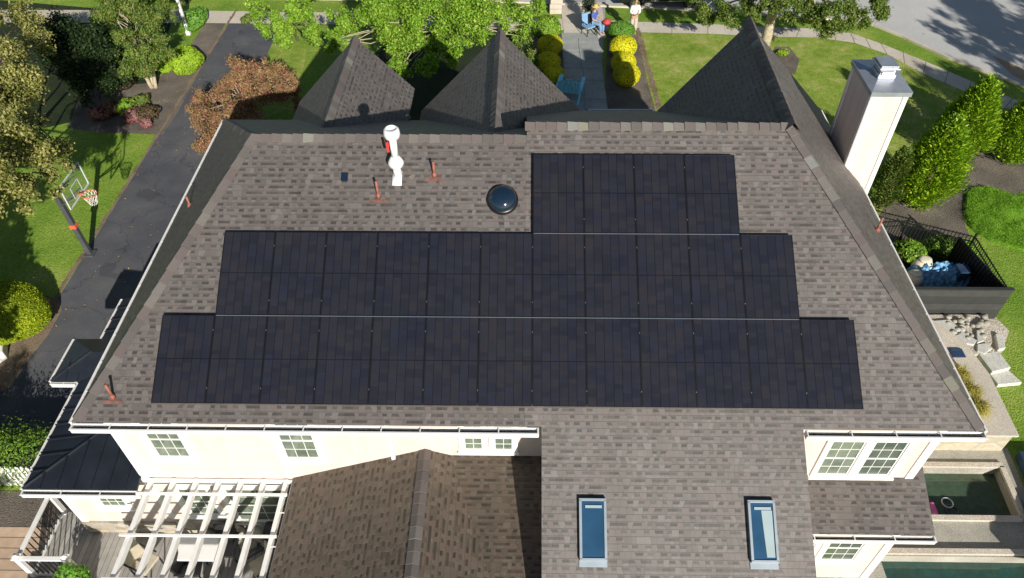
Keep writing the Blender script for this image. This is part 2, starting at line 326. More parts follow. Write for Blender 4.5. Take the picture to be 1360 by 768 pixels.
# ------------------------------------------------------------------ mesh builder
class MB:
    def __init__(s): s.v = []; s.f = []; s.uv = []
    def face(s, pts, uvs=None):
        b = len(s.v); s.v += [tuple(p) for p in pts]; s.f.append(tuple(range(b, b + len(pts))))
        s.uv.append(uvs if uvs else [(0, 0)] * len(pts)); return s
    def mesh(s, vs, fs):
        b = len(s.v); s.v += [tuple(p) for p in vs]
        for f in fs: s.f.append(tuple(b + i for i in f)); s.uv.append([(0, 0)] * len(f))
        return s
    def box(s, c, d, rz=0, rot=None):
        c = Vector(c); hx, hy, hz = d[0] / 2, d[1] / 2, d[2] / 2
        Rm = rot if rot is not None else Matrix.Rotation(rz, 3, 'Z')
        vs = [c + Rm @ Vector((x * hx, y * hy, z * hz)) for z in (-1, 1) for y in (-1, 1) for x in (-1, 1)]
        return s.mesh(vs, [(0, 2, 3, 1), (4, 5, 7, 6), (0, 1, 5, 4), (2, 6, 7, 3), (0, 4, 6, 2), (1, 3, 7, 5)])
    def bar(s, a, b, w_, h, up=(0, 0, 1)):
        a, b = Vector(a), Vector(b); d = (b - a); L = d.length; d.normalize(); up = Vector(up)
        sd = d.cross(up)
        if sd.length < 1e-4: sd = d.cross(Vector((0, 1, 0)))
        sd.normalize(); u = sd.cross(d)
        Rm = Matrix((sd, d, u)).transposed()
        return s.box((a + b) / 2, (w_, L, h), rot=Rm)
    def tube(s, pts, rad, n=8, cap=True):
        pts = [Vector(p) for p in pts]
        rad = rad if isinstance(rad, (list, tuple)) else [rad] * len(pts)
        vs = []; fs = []; ref = None
        for i, p in enumerate(pts):
            d = (pts[min(i + 1, len(pts) - 1)] - pts[max(i - 1, 0)])
            if d.length < 1e-7: d = Vector((0, 0, 1))
            d.normalize()
            if ref is None: ref = d.cross(Vector((1, 0, 0))) if abs(d.x) < .8 else d.cross(Vector((0, 1, 0)))
            x = (ref - d * ref.dot(d)).normalized(); y = d.cross(x); ref = x
            for k in range(n):
                a = 2 * math.pi * k / n; vs.append(p + (x * math.cos(a) + y * math.sin(a)) * rad[i])
        for i in range(len(pts) - 1):
            for k in range(n):
                k2 = (k + 1) % n; fs.append((i * n + k, i * n + k2, (i + 1) * n + k2, (i + 1) * n + k))
        if cap: fs.append(tuple(range(n - 1, -1, -1))); fs.append(tuple((len(pts) - 1) * n + k for k in range(n)))
        return s.mesh(vs, fs)
    def ring(s, c, R, r, n=24, m=6, nrm=(0, 0, 1)):
        q = Vector(nrm).to_track_quat('Z', 'Y')
        pts = [Vector(c) + q @ Vector((R * math.cos(2 * math.pi * k / n), R * math.sin(2 * math.pi * k / n), 0)) for k in range(n + 1)]
        return s.tube(pts, r, m, False)
    def lathe(s, c, prof, n=20):
        c = Vector(c); vs = []; fs = []
        for r, z in prof:
            for k in range(n):
                a = 2 * math.pi * k / n; vs.append(c + Vector((r * math.cos(a), r * math.sin(a), z)))
        for i in range(len(prof) - 1):
            for k in range(n):
                k2 = (k + 1) % n; fs.append((i * n + k, i * n + k2, (i + 1) * n + k2, (i + 1) * n + k))
        fs.append(tuple(range(n - 1, -1, -1))); fs.append(tuple((len(prof) - 1) * n + k for k in range(n)))
        return s.mesh(vs, fs)
    def slab(s, pts, th=.1, e=None, up=True):
        """planar polygon with thickness below; uv in metres along e and up the slope"""
        pts = [Vector(p) for p in pts]
        n = (pts[1] - pts[0]).cross(pts[2] - pts[0]).normalized()
        if n.z < 0: pts = pts[::-1]; n = -n
        e = Vector(e) if e else (pts[1] - pts[0]); e = (e - n * e.dot(n)).normalized(); t = n.cross(e)
        if t.z < 0: t = -t
        uv = [(p.dot(e), p.dot(t)) for p in pts]
        s.face(pts, uv)
        lo = [p - n * th for p in pts]; s.face(lo[::-1], uv[::-1])
        for i in range(len(pts)):
            j = (i + 1) % len(pts); s.face([pts[i], lo[i], lo[j], pts[j]])
        return s
    def sheet(s, pts, z):
        pp = [Vector((p[0], p[1], z)) for p in pts]
        a = sum(pp[i].x * pp[(i + 1) % len(pp)].y - pp[(i + 1) % len(pp)].x * pp[i].y for i in range(len(pp)))
        if a < 0: pp = pp[::-1]
        s.face(pp); return s
    def prism(s, pts, z0, z1):
        a = sum(pts[i][0] * pts[(i + 1) % len(pts)][1] - pts[(i + 1) % len(pts)][0] * pts[i][1] for i in range(len(pts)))
        if a < 0: pts = pts[::-1]
        n = len(pts); vs = [(p[0], p[1], z0) for p in pts] + [(p[0], p[1], z1) for p in pts]
        return s.mesh(vs, [tuple(range(n - 1, -1, -1)), tuple(range(n, 2 * n))] + [(i, (i + 1) % n, n + (i + 1) % n, n + i) for i in range(n)])
    def build(s, name, mat, parent=None, smooth=False, bevel=0):
        me = bpy.data.meshes.new(name); me.from_pydata(s.v, [], s.f); me.update()
        ul = me.uv_layers.new(name='UVMap'); flat = [c for f in s.uv for uvc in f for c in uvc]
        if len(flat) == len(ul.data) * 2: ul.data.foreach_set('uv', flat)
        me.materials.append(M[mat] if isinstance(mat, str) else mat)
        if smooth: me.polygons.foreach_set('use_smooth', [True] * len(me.polygons))
        o = bpy.data.objects.new(name, me); COL.objects.link(o)
        if parent is not None:
            o.parent = parent
            if parent.get('_loc'): o.matrix_parent_inverse = Matrix.Translation(-Vector(parent['_loc']))
        if bevel:
            b = o.modifiers.new('bevel', 'BEVEL'); b.width = bevel; b.segments = 2; b.limit_method = 'ANGLE'
        return o
def tag(o, label=None, cat=None, group=None, kind=None):
    if label: o['label'] = label
    if cat: o['category'] = cat
    if group: o['group'] = group
    if kind: o['kind'] = kind
    return o
def empty(name, loc=(0, 0, 0), label=None, cat=None, group=None):
    o = bpy.data.objects.new(name, None); COL.objects.link(o); o.location = loc; o.empty_display_size = .2
    tag(o, label, cat, group); return o
ROOTLOC = {}
def at(root, fn=None): return root
def child(mb, name, mat, root, smooth=False, bevel=0):
    """mesh given in world coordinates, parented to an unrotated Empty"""
    o = mb.build(name, mat, None, smooth, bevel)
    base = Vector((0, 0, 0)); r = root
    while r is not None: base += r.location; r = r.parent
    o.parent = root; o.location = -base if True else o.location
    # children of mesh parts whose own location is already cancelled
    return o

# ------------------------------------------------------------------ the setting
def xy(*pp, z=G): return [P(a, b, z) for a, b in pp]
gm = MB()
for a in ([(-400, 2.28), (400, 2.28), (400, 500), (-400, 500)], [(-400, -300), (9.1, -300), (9.1, 2.28), (-400, 2.28)], [(13.05, -300), (400, -300), (400, 2.28), (13.05, 2.28)], [(9.1, -300), (13.05, -300), (13.05, -8), (9.1, -8)]): gm.sheet(a, G - .008)
tag(gm.build('ground', 'grass'), kind='structure')
tag(MB().sheet(xy((862, 155), (850, 43), (1015, 48), (1085, 50), (1140, 58), (1180, 72), (1230, 100), (1300, 128), (1420, 160), (1420, 210), (1180, 230), (1000, 180)), G - .004).build('lawn_patch', 'grass_dry'), kind='structure')
# driveway
tag(MB().sheet([(-15.25, 2.6), (-15.0, 8), (-14.95, 28.9), (-12.2, 28.9), (-12.0, 21), (-11.2, 17.5), (-9.6, 14), (-8.0, 10), (-8.0, .4), (-11, .4), (-12, 2.6)], G).build('driveway', 'asphalt'), kind='structure')
mb = MB()
for i in range(64):
    y0 = 2.6 + i * .42; x = -15.25 if y0 < 4 else -15.12 + (y0 - 4) * .009
    mb.sheet([(x - .03 - random.random() * .1, y0), (x + .03 + random.random() * .04, y0), (x + .03 + random.random() * .04, y0 + .42), (x - .03 - random.random() * .1, y0 + .42)], G + .003)
tag(mb.build('driveway_edge_litter', 'litter'), kind='structure')
# street and pavements
kerb = [(-90, 31.3), (-40, 31.2), (-20, 30.9), (-8, 30.6), (0, 30.3), (6, 29.7), (11, 29.2)]
kr = [P(*q) for q in [(1085, 25), (1130, 27), (1160, 34), (1200, 50), (1260, 78), (1320, 100), (1362, 116)]]
kr = [(p.x, p.y) for p in kr] + [(26, 21.0), (40, 19.5), (120, 17)]
tag(MB().sheet(kerb + kr + [(120, 70), (-90, 70)], G - .002).build('street', 'road'), kind='structure')
tag(MB().sheet([(-90, 70.0), (120, 70.0), (400, 160), (-400, 160)], G + .002).build('far_lawn', 'grass'), kind='structure')
mb = MB(); kk = [Vector((a, b, G + .03)) for a, b in kerb + kr]
for a, b in zip(kk, kk[1:]): mb.bar(a, b, .16, .1)
tag(mb.build('kerb', 'concrete'), kind='structure')
top = [(-90, 29.6), (-40, 29.5), (-17, 29.3), (-10, 29.1), (0, 28.6)] + [(P(*q).x, P(*q).y) for q in [(845, 29), (940, 32), (1040, 37), (1085, 38), (1130, 44), (1170, 58), (1230, 82), (1290, 108), (1345, 131), (1400, 150)]]
bot = [(-90, 28.1), (-40, 28.0), (-17, 27.9), (-10, 27.8), (0, 27.3)] + [(P(*q).x, P(*q).y) for q in [(845, 43), (940, 45), (1030, 49), (1085, 50), (1135, 57), (1178, 72), (1226, 98), (1285, 123), (1335, 143), (1390, 163)]]
tag(MB().sheet(top + bot[::-1], G + .002).build('pavement', 'concrete'), kind='structure')
mb = MB()
for i in range(5, len(top) - 1):
    for k in (0, .5):
        a = Vector((*top[i], G + .004)).lerp(Vector((*top[i + 1], G + .004)), k); b = Vector((*bot[i], G + .004)).lerp(Vector((*bot[i + 1], G + .004)), k)
        mb.bar(a, b, .025, .004)
tag(mb.build('pavement_joints', 'mulch'), kind='structure')
tag(MB().sheet(xy((1318, 74), (1370, 96), (1420, 125), (1380, 118), (1345, 100)), G + .002).build('bare_soil', 'sand'), kind='structure')
# front walk of stone flags
tag(MB().sheet([(1.95, 14), (2.05, 19), (2.25, 24.6), (2.3, 28.0), (2.1, 31.0), (4.7, 31), (4.35, 27.5), (4.0, 24), (3.9, 18), (3.8, 11.2), (2.0, 11.2)], G + .004).build('front_walk_base', 'bluestone'), kind='structure')
mb = MB(); y = 11.3
while y < 26.2:
    x = 2.15; h = .75 + random.random() * .4
    for k in range(2):
        w_ = .78 + random.random() * .12 if k == 0 else 4.0 - x - .03
        mb.prism([(x + .012, y + .012), (x + w_ - .012, y + .012), (x + w_ - .012, y + h - .012), (x + .012, y + h - .012)], G + .004, G + .03 + random.random() * .008); x += w_
    y += h
tag(mb.build('front_walk', 'bluestone'), kind='structure')
tag(MB().sheet([(2.3, 26.3), (4.35, 26.3), (4.4, 30.3), (2.2, 30.3)], G + .02).build('walk_apron', 'concrete'), kind='structure')
tag(MB().sheet([(3.95, 11), (6.25, 11.2), (6.1, 17), (5.95, 22), (5.95, 26.7), (4.45, 26.7), (4.0, 22), (3.9, 14)], G + .0).build('flower_bed', 'mulch'), kind='structure')
tag(MB().sheet([(-1.5, 11), (2.0, 11.2), (2.15, 20), (2.3, 26.8), (.8, 26.8), (.4, 20), (-1.0, 14)], G + .0).build('flower_bed', 'mulch'), kind='structure')
mb = MB()
for i in range(40):
    y0 = 18.2 + i * .23; x = 6.1 + (22 - y0) * .03
    mb.sheet([(x - random.random() * .15, y0), (x + .12 + random.random() * .1, y0), (x + .12 + random.random() * .1, y0 + .23), (x - random.random() * .15, y0 + .23)], G + .004)
tag(mb.build('fallen_leaves', 'litter'), kind='structure')
tag(MB().sheet(xy((128, 176), (216, 179), (236, 150), (262, 100), (300, 30), (276, 26), (236, 85), (200, 110), (110, 120), (90, 170)), G + .001).build('flower_bed', 'mulch'), kind='structure')
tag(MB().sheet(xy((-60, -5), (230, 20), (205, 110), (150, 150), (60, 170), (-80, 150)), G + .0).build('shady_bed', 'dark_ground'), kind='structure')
tag(MB().sheet(xy((345, 60), (375, 58), (408, 60), (400, 110), (380, 130), (350, 120)), G - .001).build('dry_patch', 'grass_dry'), kind='structure')
tag(MB().sheet(xy((1030, 62), (1048, 62), (1062, 80), (1056, 98), (1030, 100), (1020, 80)), G + .001).build('tree_bed', 'mulch'), kind='structure')
tag(MB().sheet(xy((1175, 275), (1200, 235), (1262, 190), (1370, 180), (1370, 250), (1340, 262), (1290, 250), (1282, 262), (1282, 300), (1290, 318), (1240, 312), (1190, 330), (1160, 300)), G + .001).build('flower_bed', 'mulch'), kind='structure')
tag(MB().sheet(xy((60, 392), (78, 398), (82, 412), (64, 445), (36, 480), (14, 515), (-60, 540), (-60, 400), (20, 400)), G + .001).build('hedge_bed', 'litter'), kind='structure')
tag(MB().sheet([(-16, .3), (-11.0, .3), (-11.0, 1.3), (-16, 1.3)], G + .001).build('mulch_strip', 'mulch'), kind='structure')
tag(MB().sheet([(-18, -5), (-11.1, -5), (-11.1, .3), (-18, .3)], G + .003).build('paver_terrace', 'tan_pavers'), kind='structure')
tag(MB().sheet([(-9.5, 10), (-3.3, 10), (1.9, 10), (1.4, 21), (.5, 26.5), (-6, 27), (-8.5, 21)], G - .001).build('front_shade_ground', 'dark_ground'), kind='structure')  # near-black colour paints in the shade between the gables
# right hand garden
pt_ = MB()
for a in ([(8.7, -.2), (17.5, -.2), (17.5, .86), (8.7, .86)], [(8.9, .86), (10.2, .86), (10.2, 2.28), (8.9, 2.28)], [(13.0, .86), (13.4, .86), (13.55, 2.28), (13.1, 2.28)], [(8.9, 2.28), (13.55, 2.28), (13.6, 2.9), (8.9, 2.9)], [(8.0, -7), (9.1, -7), (9.1, -.2), (8.0, -.2)], [(13.05, -8), (15, -8), (15, -.2), (13.05, -.2)]): pt_.prism(a, G - .5, G + .004)
tag(pt_.build('pool_terrace', 'coping'), kind='structure')
mb = MB().sheet([(10.2, .86), (13.0, .86), (13.1, 2.28), (10.2, 2.28)], G - .3); tag(mb.build('spa_water', 'spa_water'), kind='structure')
mb = MB()
for a, b in (((10.2, 2.34, G + .04), (13.2, 2.34, G + .04)), ((13.16, 2.3, G + .04), (13.06, .8, G + .04)), ((10.2, .80, G + .04), (13.0, .8, G + .04)), ((8.2, -.12, G + .08), (15, -.1, G + .08))): mb.bar(a, b, .14, .08)
tag(mb.build('pool_edge', 'concrete'), kind='structure')
tag(MB().sheet([(9.1, -8), (13.05, -8), (13.05, -.2), (9.1, -.2)], G - .3).build('pool_water', 'pool_water'), kind='structure')

# ------------------------------------------------------------------ house
house = empty('house', (0, 0, 0), 'large cream clapboard house with brown shingled hip roof and white trim', 'house')
B = dict(x0=-8.2, x1=8.87, y0=.15, y1=9.9)
wl = MB()
def wallbox(mb, x0, y0, x1, y1, z0, z1): mb.box(((x0 + x1) / 2, (y0 + y1) / 2, (z0 + z1) / 2), (x1 - x0, y1 - y0, z1 - z0))
wallbox(wl, -8.2, .15, 8.87, 9.9, G - .3, -.42)
wallbox(wl, -6.2, 9.9, -3.35, 11.6, G - .3, -.75); wallbox(wl, -2.4, 9.9, 1.85, 10.85, G - .3, -.75); wallbox(wl, 4.4, 9.9, 8.8, 10.3, G - .3, -.45)
wallbox(wl, -10.45, .153, -8.2, 5.4, G - .3, -3.05)
wallbox(wl, -11.1, 3.0, -10.45, 4.0, G - .3, -3.05)
wallbox(wl, .9, -6.0, 5.55, .15, G - .3, -3.9)
wallbox(wl, -4.45, -6.0, .9, .147, G - .3, -3.2)
wallbox(wl, 5.6, -.75, 8.6, .15, G - .3, -3.25)
# sloping tops of the rear wing
for x in (.9, 5.55):
    s_ = .02 if x < 2 else -.02
    wl.mesh([(x, .14, -3.9), (x, -6, -3.9), (x, -6, -3.65), (x, .14, -.28), (x + s_, .14, -3.9), (x + s_, -6, -3.9), (x + s_, -6, -3.65), (x + s_, .14, -.28)],
            [(0, 1, 2, 3), (7, 6, 5, 4), (0, 3, 7, 4), (1, 5, 6, 2), (2, 6, 7, 3)])
# gable end walls to the street
for xa, xb, xr, y, zl, zr, H in ((-6.5, -3.3, -4.66, 11.6, -.75, -.75, 1.25), (-2.6, 2.0, -.33, 10.85, -.75, -.75, 1.9), (4.5, 8.7, 6.3, 10.3, -.45, -.45, 2.35)):
    wl.mesh([(xa, y, zl), (xb, y, zr), (xr, y, H), (xa, y - .1, zl), (xb, y - .1, zr), (xr, y - .1, H)], [(0, 2, 1), (3, 4, 5), (0, 1, 4, 3), (1, 2, 5, 4), (2, 0, 3, 5)])
wall_o = child(wl, 'wall', 'siding', house)
for x, y, z0, z1 in ((-8.2, .15, -4.9, -.42), (8.87, .15, -3.0, -.42), (-10.45, .153, -5.2, -3.1), (8.6, -.75, G, -3.25), (5.62, .15, -2.7, -.42)):
    sgn = 1 if x < 0 else -1
    tr = MB(); tr.box((x + sgn * .07, y - .012, (z0 + z1) / 2), (.18, .03, z1 - z0)); tr.box((x - sgn * .012, y + .07, (z0 + z1) / 2), (.03, .17, z1 - z0)); child(tr, 'corner_trim', 'white', house)
# frieze under the eaves
child(MB().box((-3.7, .135, -.5), (8.7, .03, .2)), 'frieze_board', 'white', house); child(MB().box((7.2, .135, -.5), (3.0, .03, .2)), 'frieze_board', 'white', house)
child(MB().box((-9.3, .125, -5.4), (2.35, .055, .5)).box((-6.3, .12, -5.35), (3.6, .06, .6)), 'stone_base', 'stone', house)

# roof planes
TS = .568; ex = (1, 0, 0); ey = (0, 1, 0)
def rz(y): return -.02 - .127 + TS * (y) + .0          # back slope surface height at y
def RZ(y): return -.142 + TS * y
rf = MB()
yl, yr = 5.08, 5.34
zl_, zr_ = RZ(yl), RZ(yr)
E0 = -.26; ze = RZ(E0)
rf.slab([(-8.45, E0, ze), (.4, E0, ze), (.4, yl, zl_), (-5.54, yl, zl_)], .1, ex)
rf.slab([(.4, E0, ze), (.72, E0, ze), (.72, -6.1, RZ(-6.1)), (5.75, -6.1, RZ(-6.1)), (5.75, E0, ze), (9.21, E0, ze), (6.06, yr, zr_), (.4, yr, zr_)], .1, ex)
yfl, yfr = 10.25, 10.75
zfl = zl_ - TS * (yfl - yl); zfr = zr_ - TS * (yfr - yr)
rf.slab([(-5.54, yl, zl_), (.4, yl, zl_), (.4, yfl, zfl), (-8.45, yfl, zfl)], .1, ex)
rf.slab([(.4, yr, zr_), (6.06, yr, zr_), (8.6, yfr - .9, zfr + .5), (4.3, yfr, zfr), (.4, yfr, zfr)], .1, ex)
rf.slab([(-8.45, E0, ze), (-5.54, yl, zl_), (-8.45, yfl, zfl)], .1, ey)
rf.slab([(9.21, E0, ze), (6.06, yr, zr_), (6.33, 10.65, zr_ - .27 * (zr_ - ze) / 3.15), (9.21, 10.65, ze)], .1, ey)
rf.face([(.4, yl - .1, zl_ - .06), (.4, yr, zr_), (.4, yr + .4, zr_ - .25)])
roof = child(rf, 'roof', 'shingle', house)
gb = MB()
def gable(xr, yf, H, xl, zl, xx, zx, yn):
    rr = (xr, yf, H); rn = (xr, yn, H)
    gb.slab([rr, (xl, yf, zl), (xl, 9.85, zl), rn], .1, ey)
    gb.slab([rr, rn, (xx, 9.85, zx), (xx, yf, zx)], .1, ey)
gable(-4.66, 12.1, 1.43, -6.74, -.72, -3.06, -.25, 7.0)
gable(-.33, 11.2, 2.07, -2.78, -.47, 2.2, -.62, 6.3)
# right gable: its right side is the plane of the right hip
gb.slab([(6.33, 10.65, 2.60), (4.15, 10.65, -.22), (4.15, 9.85, -.22), (6.06, 5.2, 2.87)], .1, ey)
child(gb, 'gable_roof', 'shingle', house)
# lower roofs
lr = MB()
lr.slab([(-1.71, .15, -1.78), (-4.78, .15, -3.0), (-4.78, -6.1, -3.0), (-1.71, -6.1, -1.78)], .1, ey)
lr.slab([(-1.71, .15, -1.78), (-1.71, -6.1, -1.78), (.9, -6.1, -2.86), (.9, .15, -2.86)], .1, ey)
lr.slab([(-1.15, .15, -2.0), (.9, .15, -2.0), (.9, -6.1, -2.95), (-1.15, -6.1, -2.95)], .08, ex)
child(lr, 'lower_roof', 'shingle_old', house)
sk = MB()
sk.slab([(5.7, .15, -2.72), (5.7, -.95, -3.2), (9.15, -.95, -3.2), (9.15, .37, -2.62), (8.9, .37, -2.62), (8.9, .15, -2.72)], .09, ex)
child(sk, 'skirt_roof', 'shingle', house)
# metal roof with standing seams round the left side
mt = MB(); mz = -3.0; tm = .21
zx_ = mz + tm * 2.55
mt.slab([(-10.75, -.2, mz), (-10.75, 5.65, mz), (-8.2, 5.65, zx_), (-8.2, 2.35, zx_)], .06, ey)
mt.slab([(-10.75, -.2, mz), (-8.2, 2.35, zx_), (-8.2, -.2, mz)], .06, ex)
zb = mz + .32
mt.slab([(-11.46, 2.78, mz), (-11.46, 4.18, mz), (-10.6, 3.48, zb)], .05, ey); mt.slab([(-11.46, 2.78, mz), (-10.6, 3.48, zb), (-9.4, 3.48, zb), (-9.4, 2.78, mz)], .05, ex)
mt.slab([(-11.46, 4.18, mz), (-9.4, 4.18, mz), (-9.4, 3.48, zb), (-10.6, 3.48, zb)], .05, ex)
mo = child(mt, 'metal_roof', 'slate', house)
sm = MB()
def seam(a, b): sm.bar(a, b, .025, .05)
for k in range(1, 14):
    y = -.2 + k * .42; x1 = min(-8.2, -10.75 + (y + .2))
    if 2.7 < y < 4.2: seam((-10.3, y, mz + tm * .45 + .02), (x1, y, mz + tm * (x1 + 10.75) + .02)); continue
    seam((-10.75, y, mz + .02), (x1, y, mz + tm * (x1 + 10.75) + .02))
for k in range(1, 7):
    x = -10.75 + k * .38; y1 = -.2 + (x + 10.75)
    seam((x, -.2, mz + .02), (x, y1, mz + tm * (y1 + .2) + .02))
seam((-10.75, -.2, mz + .02), (-8.2, 2.35, zx_ + .02)); seam((-11.46, 2.78, mz + .02), (-10.6, 3.48, zb + .02)); seam((-11.46, 4.18, mz + .02), (-10.6, 3.48, zb + .02))
for x in (-11.1, -10.8): seam((x, 2.8, mz + .02), (x, 3.1 + (x + 11.46) * .8 - .15, mz + .2))
so_ = child(sm, 'standing_seams', 'slate', house)
# ridge and hip caps, one little folded shingle per piece
def caps(mb, a, b, nl, nr, wd=.15, step=.2, lift=.02):
    """a lower end, b upper end; nl/nr down-slope directions to either side"""
    a, b = Vector(a), Vector(b); d = b - a; n = max(1, int(d.length / step)); d.normalize(); up = Vector((0, 0, 1))
    nl = Vector(nl); nr = Vector(nr); nl = (nl - d * nl.dot(d)).normalized(); nr = (nr - d * nr.dot(d)).normalized()
    for i in range(n):
        p = a + (b - a) * (i / n); q = a + (b - a) * ((i + 1) / n) + d * .03
        j = random.uniform(-.006, .006)
        hp, hq = up * (lift + .022 + j), up * (lift + .004 + j)
        vs = [p + nl * wd + hp, p + hp * 1.25, p + nr * wd + hp, q + nl * wd + hq, q + hq * 1.25, q + nr * wd + hq, p + nl * wd, p, p + nr * wd]
        mb.mesh(vs, [(0, 3, 4, 1), (1, 4, 5, 2), (6, 0, 1, 7), (7, 1, 2, 8), (6, 3, 0), (2, 5, 8)])
def dsl(x, y, t): v = Vector((x, y, -t)); return v.normalized()
cp = MB(); bk = dsl(0, -1, TS); ft = dsl(0, 1, TS)
caps(cp, (-5.54, yl, zl_), (.36, yl, zl_), bk, ft, .17, .22); caps(cp, (.36, yr, zr_), (6.06, yr, zr_), bk, ft, .17, .22)
lt = dsl(-1, 0, 1.0); rt = dsl(1, 0, 1.0)
caps(cp, (-8.42, E0 + .05, ze + .03), (-5.54, yl, zl_), bk, lt, .18, .27, .014); caps(cp, (9.18, E0 + .05, ze + .03), (6.06, yr, zr_), bk, rt, .18, .27, .014)
caps(cp, (-8.42, yfl - .05, zfl + .03), (-5.54, yl, zl_), ft, lt, .13, .2, .012)
o = child(cp, 'ridge_cap', 'cap', roof)
cp = MB()
caps(cp, (-4.66, 12.1, 1.44), (-4.66, 7.1, 1.44), lt, rt, .2, .24, .03); child(cp, 'gable_ridge_cap', 'cap', roof); cp = MB(); caps(cp, (-.33, 11.2, 2.08), (-.33, 6.12, 2.08), lt, rt, .2, .24, .06); child(cp, 'gable_ridge_cap', 'cap', roof); cp = MB()
caps(cp, (6.33, 10.68, 2.62), (6.07, 5.2, 2.9), lt, rt, .23, .26, .10)
child(cp, 'gable_ridge_cap', 'cap', roof)
cp = MB(); caps(cp, (-1.71, -6.1, -1.77), (-1.71, .13, -1.77), dsl(-1, 0, .4), dsl(1, 0, .4), .14, .24, .012)
child(cp, 'lower_ridge_cap', 'cap', roof)

# gutters: open channel, bottom strip painted dark as inner shade, hangers
def gutter(p0, p1, out, zoff=-.02, w_=.13):
    p0, p1, out = Vector(p0), Vector(p1), Vector(out); z = Vector((0, 0, 1)); L = (p1 - p0).length
    g = MB(); c0, c1 = p0 + z * zoff, p1 + z * zoff
    g.bar(c0 + out * w_ + z * -.06, c1 + out * w_ + z * -.06, .016, .13)
    g.bar(c0 + out * (w_ + .012) + z * .006, c1 + out * (w_ + .012) + z * .006, .035, .014)
    g.bar(c0 + out * .0 + z * -.06, c1 + out * .0 + z * -.06, .014, .12)
    g.bar(c0 + out * w_ / 2 + z * -.125, c1 + out * w_ / 2 + z * -.125, w_, .014)
    n = max(2, int(L / .75))
    for i in range(n + 1):
        p = c0.lerp(c1, (i + .02) / (n + .04)); d = (c1 - c0).normalized()
        g.bar(p + z * .008, p + out * w_ + z * .008, .022, .012)
    for e, s_ in ((c0, 1), (c1, -1)):
        g.bar(e + z * -.06, e + out * w_ + z * -.06, .012, .12)
    go = child(g, 'gutter', 'white', house)
    b = MB(); b.bar(c0 + out * w_ / 2 + z * -.112, c1 + out * w_ / 2 + z * -.112, w_ - .02, .008); child(b, 'gutter_shade', 'gutter_in', go)
    return go
gutter((-8.45, E0 - .01, ze - .01), (.66, E0 - .01, ze - .01), (0, -1, 0)); gutter((5.8, E0 - .01, ze - .01), (9.21, E0 - .01, ze - .01), (0, -1, 0))
gutter((-8.46, E0, ze - .01), (-8.46, yfl, zfl - .01), (-1, 0, 0), w_=.035)
gutter((9.22, E0, ze - .02), (9.22, 7.4, ze - .02), (1, 0, 0), w_=.035)
gutter((2.25, yfr + .0, zfr - .01), (4.15, yfr + .0, zfr - .01), (0, 1, 0), w_=.11)
gutter((-4.8, .1, -3.02), (-4.8, -6.1, -3.02), (-1, 0, 0), w_=.12)
gutter((5.72, -.96, -3.21), (9.15, -.96, -3.21), (0, -1, 0), w_=.11)
gutter((-10.76, -.21, mz - .01), (-8.1, -.21, mz - .01), (0, -1, 0), w_=.11)
gutter((-10.76, -.2, mz - .01), (-10.76, 2.75, mz - .01), (-1, 0, 0), w_=.035); gutter((-10.76, 4.2, mz - .01), (-10.76, 5.65, mz - .01), (-1, 0, 0), w_=.035)
gutter((-11.47, 2.78, mz - .01), (-11.47, 4.18, mz - .01), (-1, 0, 0), w_=.035); gutter((-11.47, 2.77, mz - .01), (-10.8, 2.77, mz - .01), (0, -1, 0), w_=.05)
# downspouts
ds = MB(); ds.box((-2.4, .09, -1.3), (.085, .07, 1.75)); child(ds, 'downspout', 'white', house)
ds = MB(); ds.bar((8.98, 10.6, -.05), (9.3, 9.75, -.5), .05, .05); child(ds, 'downspout', 'white', house)
ds = MB(); ds.tube([(-3.0, 10.3, -.15), (-3.0, 10.05, .1), (-3.0, 9.8, .25)], .03, 8); child(ds, 'downspout', 'white', house)

# windows
def window(x0, x1, z0, z1, y, cols, rows, gl='winglass', trim=.13, parent=house, sill=True):
    w = MB(); cz = (z0 + z1) / 2; cx = (x0 + x1) / 2
    for x in (x0 - trim / 2, x1 + trim / 2): w.box((x, y - .02, cz), (trim, .05, z1 - z0 + 2 * trim))
    for z in (z0 - trim / 2, z1 + trim / 2): w.box((cx, y - .022, z), (x1 - x0, .046, trim))
    if sill: w.box((cx, y - .045, z0 - trim * .75), (x1 - x0 + 2 * trim + .06, .09, .05))
    wo = child(w, 'window', 'white', parent)
    f = MB(); t = .035
    for x in (x0 + t / 2, x1 - t / 2): f.box((x, y - .006, cz), (t, .03, z1 - z0))
    for z in (z0 + t / 2, cz, z1 - t / 2): f.box((cx, y - .007, z), (x1 - x0 - .01, .032, t))
    for i in range(1, cols): f.box((x0 + (x1 - x0) * i / cols, y - .004, cz), (.012, .022, z1 - z0 - .02))
    for i in range(1, rows * 2):
        if i != rows: f.box((cx, y - .0045, z0 + (z1 - z0) * i / rows / 2), (x1 - x0 - .02, .023, .012))
    child(f, 'frame', 'white', wo)
    child(MB().box((cx, y - .0, cz), (x1 - x0, .012, z1 - z0)), 'pane', gl, wo)
window(-7.52, -6.8, -2.15, -.8, .15, 3, 2); window(-4.74, -4.0, -2.15, -.8, .15, 3, 2)
window(-.88, -.47, -1.75, -.85, .15, 2, 2, trim=.1); window(-.25, .16, -1.75, -.85, .147, 2, 2, trim=.095)
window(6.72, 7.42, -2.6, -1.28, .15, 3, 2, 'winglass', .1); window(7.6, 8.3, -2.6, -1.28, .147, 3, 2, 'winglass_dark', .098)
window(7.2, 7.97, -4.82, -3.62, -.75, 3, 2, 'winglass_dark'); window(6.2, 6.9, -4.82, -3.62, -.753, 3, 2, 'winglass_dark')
window(-9.62, -9.02, -4.38, -3.5, .153, 3, 2)
window(-7.6, -6.9, -4.7, -3.5, .15, 3, 2); window(-6.5, -5.1, -5.0, -3.5, .15, 2, 2)

